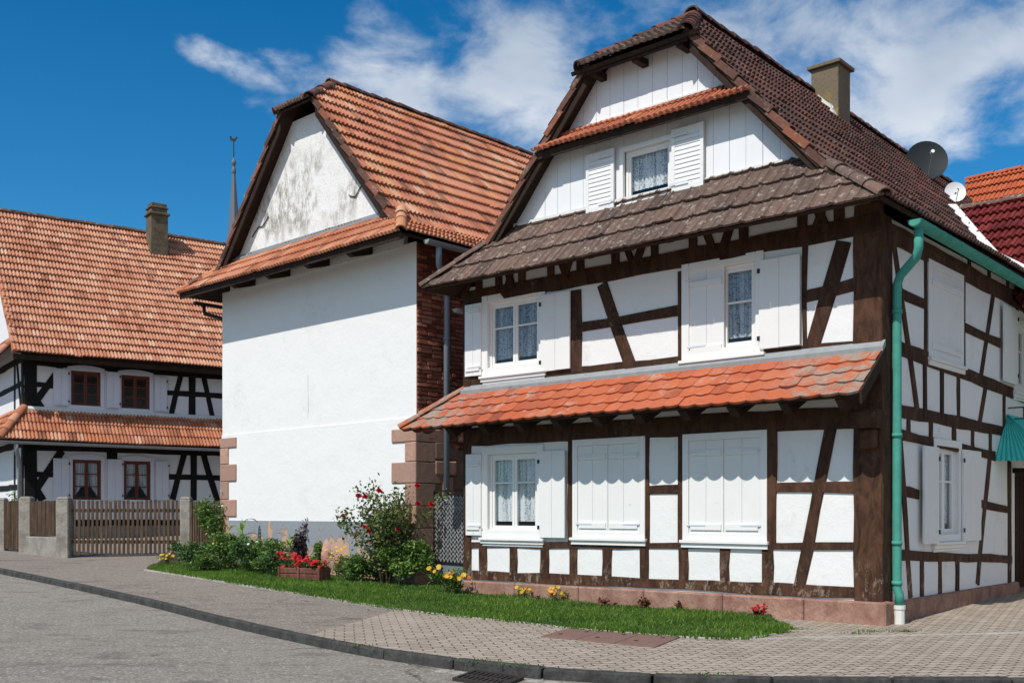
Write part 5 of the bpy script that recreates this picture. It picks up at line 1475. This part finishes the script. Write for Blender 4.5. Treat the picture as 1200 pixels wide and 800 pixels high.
def blades(name, label, cat, px, py, h, n, leafmat, seed, lw=.05, droop=.5, back=0, stalk=True):
    rg = random.Random(seed); p = gp(px, py); p.y += back; p.z = ground_z(p.x, p.y); t = thing(name, label, cat, p)
    mb = MB()
    if stalk: mb.tube([p, p + Vector((.02, 0, h * .5)), p + Vector((.0, .02, h * .85))], [.016, .013, .005], 6)
    else: mb.tube([p, p + Vector((0, 0, h * .2))], [.03, .015], 6)
    mb.build('stalk', M['leaf_light'], t)
    mb = MB()
    for i in range(n):
        z = h * (.12 + .7 * i / n) if stalk else .03; ang = i * 2.5 + rg.uniform(-.4, .4); d = Vector((math.cos(ang), math.sin(ang), 0)); s = Vector((-d.y, d.x, 0)); L = h * rg.uniform(.4, .62); r = rg.random()
        prev = None; K = 7
        for q in range(K + 1):
            f = q / K; c = p + Vector((0, 0, z)) + d * L * f * .75 + Vector((0, 0, L * (f * .9 - droop * f * f * 1.5)))
            w = lw * math.sin(math.pi * min(1, .12 + f * .88)) * (1 if f < 1 else .05); e = (c - s * w, c, c + s * w)
            if prev: mb.add([prev[0], prev[1], prev[2], e[0], e[1] - Vector((0, 0, w * .3)), e[2]], [(0, 1, 4, 3), (1, 2, 5, 4)], r)
            prev = e
    mb.build('foliage', M[leafmat], t); return t
# climbing greenery by the fence
bush('climbing_shrub', 'tall climbing green shrub in front of the picket fence beside the white house corner', 'shrub', 240, 661, .85, 1.42, 'leaf', 1250, .08, 501, k=22, depth=.5, stems=10, flowers=[('white', 4, .03, .3)], back=.5)
bush('leafy_plant', 'low dark green leafy plant at the left tip of the bed', 'plant', 222, 667, .8, .62, 'leaf_dark', 1100, .075, 502, 'leafy plants in the flower bed', back=.2)
bush('leafy_plant', 'leafy plant with small yellow flowers below the picket fence end', 'plant', 252, 670, .8, .72, 'leaf', 1200, .075, 503, 'leafy plants in the flower bed', flowers=[('yellow', 4, .03, .6)], back=.25)
bush('leafy_plant', 'dense dark plant under the sandstone corner of the white house', 'plant', 282, 673, .75, .7, 'leaf_dark', 1200, .08, 504, 'leafy plants in the flower bed', back=.3)
bush('leafy_plant', 'bushy plant with tiny white flowers in front of the peeling paint', 'plant', 308, 675, .7, .7, 'leaf', 1100, .075, 505, 'leafy plants in the flower bed', flowers=[('white', 3, .03, .7)], back=.3)
bush('leafy_plant', 'dark green plant directly left of the red flower trough', 'plant', 318, 678, .55, .52, 'leaf_dark', 800, .065, 506, 'leafy plants in the flower bed', back=.1)
bush('leafy_plant', 'pale green spreading plant behind the red flower trough', 'plant', 371, 676, .36, .6, 'leaf_light', 500, .075, 507, 'leafy plants in the flower bed', back=.35)
bush('leafy_plant', 'low mid green plant between the pink boulder and the rose bush', 'plant', 423, 684, .75, .48, 'leaf', 1200, .09, 508, 'leafy plants in the flower bed', back=.15, el=.38)
bush('leafy_plant', 'fresh green bush at the foot of the rose bush', 'plant', 474, 688, .85, .8, 'leaf_light', 2100, .075, 509, 'leafy plants in the flower bed', back=.1, k=14)
bush('leafy_plant', 'dark plant at the left foot of the rose bush', 'plant', 445, 684, .6, .4, 'leaf_dark', 800, .08, 516, 'leafy plants in the flower bed', back=.2)
bush('yellow_flower_plant', 'small yellow flowered plant at the far left tip of the lawn', 'flower', 194, 663, .4, .27, 'leaf', 350, .05, 510, 'yellow flowers', flowers=[('yellow', 12, .035, .55)], el=.35)
bush('mixed_flower_plant', 'tall loose plant with yellow and orange flowers before the pink boulder', 'flower', 397, 679, .45, .55, 'leaf', 500, .06, 511, flowers=[('yellow', 9, .035, .7), ('orange', 4, .03, .35)], el=.3, back=.1)
bush('lavender_plant', 'thin plant with purple flower spikes beside the pink boulder', 'flower', 392, 672, .4, .72, 'leaf_dark', 220, .06, 512, flowers=[('purple', 14, .028, .6)], el=.25, back=.3)
bush('purple_leaf_plant', 'dark purple leaved plant in front of the dark stone', 'plant', 349, 674, .42, 1.0, 'leaf_purple', 520, .085, 513, back=.4)
blades('corn_plant', 'corn plant with long arching leaves beside the sandstone corner', 'plant', 279, 668, 1.25, 9, 'leaf', 514, .06, .55, back=.3)
blades('corn_plant', 'broad leaved corn plant behind the red flower trough', 'plant', 335, 673, .95, 10, 'leaf', 515, .07, .55, back=.35)
bush('leafy_plant', 'narrow bright green plant between the fence end and the yellow flowers', 'plant', 266, 668, .6, .8, 'leaf_light', 700, .07, 530, 'leafy plants in the flower bed', back=.45)
bush('leafy_plant', 'grey green plant before the peeling wall beside the corn leaves', 'plant', 296, 673, .6, .62, 'leaf', 800, .06, 531, 'leafy plants in the flower bed', back=.5)
bush('leafy_plant', 'low plant in front of the pink boulder beside the trough end', 'plant', 408, 682, .5, .34, 'leaf_dark', 500, .06, 532, 'leafy plants in the flower bed', back=.05)
bush('leafy_plant', 'front edge plant on the lawn side of the dark corner plant', 'plant', 236, 671, .6, .42, 'leaf', 700, .065, 533, 'leafy plants in the flower bed', back=.05)
# stones
def rock(name, label, px, py, w, h, mat, seed, back=0):
    rg = random.Random(seed); p = gp(px, py); p.y += back; p.z = ground_z(p.x, p.y)
    bm = bmesh.new(); bmesh.ops.create_icosphere(bm, subdivisions=3, radius=1)
    dirs = [(Vector((rg.gauss(0, 1), rg.gauss(0, 1), rg.gauss(0, 1))).normalized(), rg.uniform(.55, .9)) for _ in range(14)]
    for v in bm.verts:
        c = v.co.copy()
        for d, k in dirs:
            e = c.dot(d) - k
            if e > 0: c -= d * e * .85
        c += c * rg.gauss(0, .012); tp = 1 - .35 * max(0, c.z)
        v.co = Vector((c.x * w / 2 * tp, c.y * w * .4 * tp, (c.z * .5 + .42) * h))
    me = bpy.data.meshes.new(name); bm.to_mesh(me); bm.free(); me.materials.append(mat); a = me.attributes.new('rnd', 'FLOAT', 'FACE'); a.data.foreach_set('value', [.2] * len(me.polygons))
    o = bpy.data.objects.new(name, me); COL.objects.link(o); o.location = p; tag(o, label, 'stone'); return o
rock('boulder', 'upright pale pink boulder standing in the flower bed', 385, 677, .5, 1.0, M['rock_pink'], 3, .45)
rock('boulder', 'dark pointed stone leaning by the white house wall', 361, 672, .62, 1.3, M['rock_dark'], 8, .8)
# trough with red geraniums
a, b = gp(327, 679.5), gp(376, 682.5); u = (b - a); u.z = 0; L = u.length; u.normalize(); n = Vector((u.y, -u.x, 0)); z = ground_z(a.x, a.y)
t = thing('flower_trough', 'red-brown wooden trough holding red geraniums on the lawn edge', 'planter', (a.x, a.y, z))
def tb(nm, s0, s1, n0, n1, z0, z1):
    mb = MB(); c = [a + u * s0 + n * n0, a + u * s1 + n * n0, a + u * s1 + n * n1, a + u * s0 + n * n1]; mb.hexa([Vector((x.x, x.y, z + z0)) for x in c], [Vector((x.x, x.y, z + z1)) for x in c]); return mb.build(nm, M['trough'], t, bevel=.012)
for i in range(2):
    tb('side_board', 0, L, .0, .03, .02 + .115 * i, .13 + .115 * i); tb('side_board', 0, L, -.33, -.30, .02 + .115 * i, .13 + .115 * i)
tb('end_board', .0, .03, -.299, -.001, .02, .23); tb('end_board', L - .03, L, -.299, -.001, .02, .23)
for s in (.0, L * .5 - .03, L - .05): tb('stake', s, s + .05, .031, .055, 0, .26)
mb = MB(); c = [a + u * .03 + n * 0, a + u * (L - .03) + n * 0, a + u * (L - .03) - n * .3, a + u * .03 - n * .3]; mb.hexa([Vector((x.x, x.y, z + .03)) for x in c], [Vector((x.x, x.y, z + .2)) for x in c]); mb.build('soil', M['soil'], t)
rg = random.Random(77); cc = a + u * L * .5 - n * .15; cc.z = z + .2
t2 = thing('geraniums', 'bright red geraniums growing in the wooden trough', 'flower', cc)
mb = MB()
for i in range(700):
    p = a + u * (L * rg.random()) - n * (.3 * rg.random()); p.z = z + .2 + rg.random() * .16; leaf(mb, p, .06 * rg.uniform(.7, 1.2), rg, .9, .5)
mb.build('foliage', M['leaf_dark'], t2)
for i in range(34):
    s = rg.random() ** 1.4; p = a + u * (L * (.0 + .98 * s)) - n * (.28 * rg.random() - .05); p.z = z + .24 + rg.random() * (.30 - .16 * s); mb = MB()
    for _ in range(7):
        q = p + Vector((rg.gauss(0, .025), rg.gauss(0, .02), rg.gauss(0, .02))); flower_mesh(mb, q, .032, rg, 5)
    mb.build('flower', M['fl_red'], t2)
# the rose bush
rg = random.Random(31); rb = gp(452, 688); rb.y += .25; rb.z = ground_z(rb.x, rb.y)
t = thing('rose_bush', 'tall loose rose bush with crimson roses against the white wall', 'rose bush', rb)
mb = MB(); lm = MB(); tips = []
for i in range(24):
    ang = rg.uniform(0, 6.28); sp_ = rg.uniform(.15, 1.0); h = rg.uniform(1.1, 1.95) * (1 - .12 * sp_)
    d = Vector((math.cos(ang), math.sin(ang) * .55, 0)); b = rb + d * .08
    pts = [b + d * sp_ * f ** 1.5 + Vector((rg.gauss(0, .015), rg.gauss(0, .015), h * f)) for f in (0, .25, .5, .75, 1)]
    mb.tube(pts, [.014, .012, .009, .006, .003], 5); tips.append(pts[-1])
    for _ in range(175):
        f = .22 + .78 * rg.random() ** .8; k = min(3, int(f * 4)); q = pts[k].lerp(pts[k + 1], f * 4 - k)
        o = Vector((rg.gauss(0, .085), rg.gauss(0, .07), rg.gauss(0, .07))); leaf(lm, q + o, .075 * rg.uniform(.7, 1.3), rg, .6, .3)
    # side twig
    q = pts[2].lerp(pts[3], rg.random()); e = q + Vector((rg.gauss(0, .2), rg.gauss(0, .12), rg.uniform(.1, .35))); mb.tube([q, e], [.006, .003], 4); tips.append(e)
    for _ in range(18): leaf(lm, q.lerp(e, rg.random()) + Vector((rg.gauss(0, .04), rg.gauss(0, .04), rg.gauss(0, .04))), .055, rg, .6, .3)
mb.build('stems', M['woody'], t); lm.build('foliage', M['leaf_rose'], t)
rg2 = random.Random(4)
def rose(p, r):
    mb = MB(); f = Vector((rg2.gauss(0, .3), -.6, .7)).normalized()
    for lay, (rr, hh, k) in enumerate(((1, .1, 6), (.8, .35, 6), (.55, .6, 5), (.3, .75, 4))):
        aa = f.cross(Vector((0, 0, 1))).normalized(); bb_ = f.cross(aa)
        for j in range(k):
            w = 6.283 * (j + .5 * lay) / k; w2 = 3.6 / k
            D = lambda ww: aa * math.cos(ww) + bb_ * math.sin(ww)
            mb.add([p, p + D(w - w2) * r * rr * .8 + f * r * hh, p + D(w) * r * rr + f * r * hh * 1.1, p + D(w + w2) * r * rr * .8 + f * r * hh], [(0, 1, 2, 3)], rg2.random())
    mb.build('rose', M['fl_crimson' if rg2.random() < .6 else 'fl_red'], t)
for (x, y) in ((444, 575), (420, 581), (428, 582), (402, 604), (466, 620), (432, 622), (505, 591), (489, 569), (490, 590), (435, 635), (427, 617)):
    Yd = rb.y - .12 + rg2.uniform(-.25, .2); rose(Vector(((x - CX) / F_PX * Yd, Yd, EYE + (HY - y) / F_PX * Yd)), .05 if y > 600 else .062)
# small flowers along the lawn and plinth
bush('yellow_daisies', 'clump of yellow daisies by the mesh gate', 'flower', 527, 697, .62, .42, 'leaf', 650, .07, 601, 'yellow flowers', flowers=[('yellow', 15, .045, .6), ('orange', 3, .03, .1)], el=.35, back=-.05)
bush('yellow_flower_plant', 'yellow flowers in the grass below the first front window', 'flower', 612, 703, .3, .22, 'leaf', 160, .05, 602, 'yellow flowers', flowers=[('yellow', 8, .03, .6)], el=.3)
bush('yellow_flower_plant', 'yellow flowers beside a red bloom under the closed left shutters', 'flower', 655, 707, .34, .26, 'leaf', 180, .05, 603, 'yellow flowers', flowers=[('yellow', 11, .032, .5), ('red', 1, .04, .5)], el=.3)
bush('bronze_begonia', 'pair of low bronze leaved begonias nearest the yellow and red flowers', 'flower', 711, 712, .34, .14, 'leaf_rust', 90, .05, 604, 'bronze begonias by the plinth', el=.7, stems=3)
bush('bronze_begonia', 'wider bronze leaved begonia below the right closed shutters of the house', 'flower', 756, 714, .22, .2, 'leaf_rust', 80, .055, 605, 'bronze begonias by the plinth', el=.7, stems=3)
bush('bronze_begonia', 'narrow upright bronze begonia just left of the plinth joint', 'flower', 796, 717, .13, .18, 'leaf_rust', 60, .05, 606, 'bronze begonias by the plinth', el=.7, stems=3)
bush('bronze_begonia', 'tiny dark begonia between the two clumps of yellow flowers', 'flower', 630, 705, .18, .1, 'leaf_rust', 50, .04, 608, 'bronze begonias by the plinth', el=.7, stems=3)
bush('red_begonia', 'small red flowering begonia near the right end of the lawn', 'flower', 889, 725, .24, .2, 'leaf_rust', 90, .05, 607, flowers=[('red', 12, .032, .4)], el=.7, stems=3)
# creeper at the far left
bush('white_flower_shrub', 'green shrub with pale flowers behind the narrow gate at the left edge', 'shrub', 4, 640, .7, 1.5, 'leaf_light', 700, .08, 520, flowers=[('white', 5, .04, .5)], back=1.2)

# ================================================================== SKY, SUN, CAMERA
EL = 51.5
sd = Vector((math.cos(R(1.5)) * -V.x + math.sin(R(1.5)) * -U.x, math.cos(R(1.5)) * -V.y + math.sin(R(1.5)) * -U.y, 0)).normalized()
sdir = Vector((sd.x * math.cos(R(EL)), sd.y * math.cos(R(EL)), math.sin(R(EL))))
sl = bpy.data.lights.new('sun', 'SUN'); sl.energy = 4.3; sl.angle = R(.5); sl.color = (1, .95, .88)
so = bpy.data.objects.new('sun', sl); COL.objects.link(so); so.rotation_euler = sdir.to_track_quat('Z', 'Y').to_euler(); so.location = sdir * 50
w = bpy.data.worlds.new('World'); scene.world = w; w.use_nodes = True; nt = w.node_tree; nt.nodes.clear()
def N(k, **kw):
    x = nt.nodes.new(k)
    for a_, v_ in kw.items(): setattr(x, a_, v_)
    return x
def lk(a_, b_): nt.links.new(a_, b_)
def mth(op, a_, b_=0., c_=None):
    x = N('ShaderNodeMath', operation=op)
    for s_, v_ in zip(x.inputs, (a_, b_, c_)):
        if v_ is None: continue
        if isinstance(v_, (int, float)): s_.default_value = v_
        else: lk(v_, s_)
    return x.outputs[0]
sky = N('ShaderNodeTexSky', sky_type='NISHITA'); sky.sun_disc = False; sky.sun_elevation = R(EL); sky.sun_rotation = math.atan2(sdir.x, sdir.y)
sky.air_density = 1.0; sky.dust_density = .3; sky.ozone_density = 3.0
tc = N('ShaderNodeTexCoord'); sp3 = N('ShaderNodeSeparateXYZ'); lk(tc.outputs['Generated'], sp3.inputs[0])
azn = mth('ARCTAN2', sp3.outputs[0], sp3.outputs[1]); eln = mth('ARCSINE', sp3.outputs[2])
BL = [(268, 75, 60, 17, .45, -.3), (315, 97, 45, 12, .35, -.35), (350, 68, 50, 14, .35, -.05), (510, 45, 85, 30, .5, .25), (490, 95, 125, 55, .85, .15), (590, 90, 130, 70, .95, .1), (640, 140, 110, 55, .95, .1), (690, 50, 90, 40, .6, .3), (560, 150, 110, 45, .6, .1), (740, 15, 60, 30, .45, .3),
      (880, 20, 90, 40, .55, .2), (960, 60, 120, 60, .8, .15), (1090, 100, 140, 60, 1.0, .1), (1030, 135, 110, 40, .85, -.1), (1170, 60, 100, 60, .85, .2), (1060, 25, 120, 35, .55, .1), (930, 110, 80, 40, .6, .1)]
mask = None
for (x, y, rx, ry, st, rot) in BL:
    k = (x - CX) / F_PX; a0 = math.atan(k); e0 = math.atan((HY - y) / F_PX * math.cos(a0)); sc_ = 1 / math.hypot(1, math.hypot(k, (HY - y) / F_PX))
    dx = mth('SUBTRACT', azn, a0); dy = mth('SUBTRACT', eln, e0); c_, s_ = math.cos(rot), math.sin(rot)
    X = mth('ADD', mth('MULTIPLY', dx, c_ * F_PX / rx), mth('MULTIPLY', dy, s_ * F_PX / rx)); Y = mth('ADD', mth('MULTIPLY', dx, -s_ * F_PX / ry), mth('MULTIPLY', dy, c_ * F_PX / ry))
    d2 = mth('ADD', mth('MULTIPLY', X, X), mth('MULTIPLY', Y, Y))
    f = mth('MULTIPLY', mth('EXPONENT', mth('MULTIPLY', d2, -.8)), st)
    mask = f if mask is None else mth('MAXIMUM', mask, f)
mask = mth('MAXIMUM', mask, mth('MULTIPLY', mth('MULTIPLY', mth('LESS_THAN', sp3.outputs[1], .25), mth('SUBTRACT', .25, sp3.outputs[1])), .75))  # unseen cloud cover added behind the camera, lifts and neutralises the ambient light
mp_ = N('ShaderNodeMapping'); mp_.inputs['Scale'].default_value = (1, 1, 1.8); mp_.inputs['Rotation'].default_value = (0, R(14), 0); lk(tc.outputs['Generated'], mp_.inputs['Vector'])
n1 = N('ShaderNodeTexNoise'); n1.inputs['Scale'].default_value = 13; n1.inputs['Detail'].default_value = 12; n1.inputs['Roughness'].default_value = .6; n1.inputs['Distortion'].default_value = .25; lk(mp_.outputs[0], n1.inputs['Vector'])
n2 = N('ShaderNodeTexNoise'); n2.inputs['Scale'].default_value = 4; n2.inputs['Detail'].default_value = 4; lk(mp_.outputs[0], n2.inputs['Vector'])
val = mth('SUBTRACT', mth('ADD', mth('MULTIPLY', mth('SUBTRACT', n1.outputs['Fac'], .5), 2.3), mth('MULTIPLY', mask, 1.02)), mth('MULTIPLY', mth('SUBTRACT', 1.0, mth('MINIMUM', mth('MULTIPLY', mask, 4.0), 1.0)), .35))
mr = N('ShaderNodeMapRange', interpolation_type='SMOOTHSTEP'); lk(val, mr.inputs[0]); mr.inputs[1].default_value = .13; mr.inputs[2].default_value = 1.1; mr.inputs[4].default_value = .93
tint = N('ShaderNodeMix', data_type='RGBA', blend_type='MULTIPLY'); tint.inputs[0].default_value = 1; lk(sky.outputs[0], tint.inputs[6]); 
tg = N('ShaderNodeValToRGB'); tg.color_ramp.elements[0].position = .05; tg.color_ramp.elements[0].color = (.30, .80, 1.0, 1); tg.color_ramp.elements[1].position = .46; tg.color_ramp.elements[1].color = (.05, .60, .89, 1); lk(eln, tg.inputs[0])
ts = N('ShaderNodeMix', data_type='RGBA', blend_type='MULTIPLY'); ts.inputs[0].default_value = 1; lk(tg.outputs[0], ts.inputs[6]); ts.inputs[7].default_value = (SKY_R, SKY_G, SKY_B, 1); lk(ts.outputs[2], tint.inputs[7])
cr = N('ShaderNodeValToRGB'); cr.color_ramp.elements[0].position = .36; cr.color_ramp.elements[0].color = (3.6 / 8, 4.3 / 8, 5.3 / 8, 1); cr.color_ramp.elements[1].position = .6; cr.color_ramp.elements[1].color = (6.6 / 8, 7.0 / 8, 7.6 / 8, 1); lk(n2.outputs['Fac'], cr.inputs[0])
cs = N('ShaderNodeMix', data_type='RGBA', blend_type='MULTIPLY'); cs.inputs[0].default_value = 1; lk(cr.outputs[0], cs.inputs[6]); cs.inputs[7].default_value = (CLOUD, CLOUD, CLOUD, 1)
mx = N('ShaderNodeMix', data_type='RGBA'); lk(mr.outputs[0], mx.inputs[0]); lk(tint.outputs[2], mx.inputs[6]); lk(cs.outputs[2], mx.inputs[7])
bg = N('ShaderNodeBackground'); lk(mx.outputs[2], bg.inputs[0]); bg.inputs[1].default_value = .1
wo = N('ShaderNodeOutputWorld'); lk(bg.outputs[0], wo.inputs[0])
cam = bpy.data.cameras.new('camera'); co = bpy.data.objects.new('camera', cam); COL.objects.link(co)
cam.sensor_width = 36; cam.lens = F_PX / 1200 * 36; cam.shift_y = (HY - 400) / 1200; cam.clip_end = 6000; cam.clip_start = .1
co.location = (0, 0, EYE); co.rotation_euler = (R(90), 0, 0); scene.camera = co
vs = scene.view_settings; vs.view_transform = 'Standard'; vs.look = 'None'; vs.exposure = 0; vs.gamma = 1; vs.use_curve_mapping = False
scene.cycles.max_bounces = 8; scene.cycles.transparent_max_bounces = 12; scene.cycles.use_denoising = True
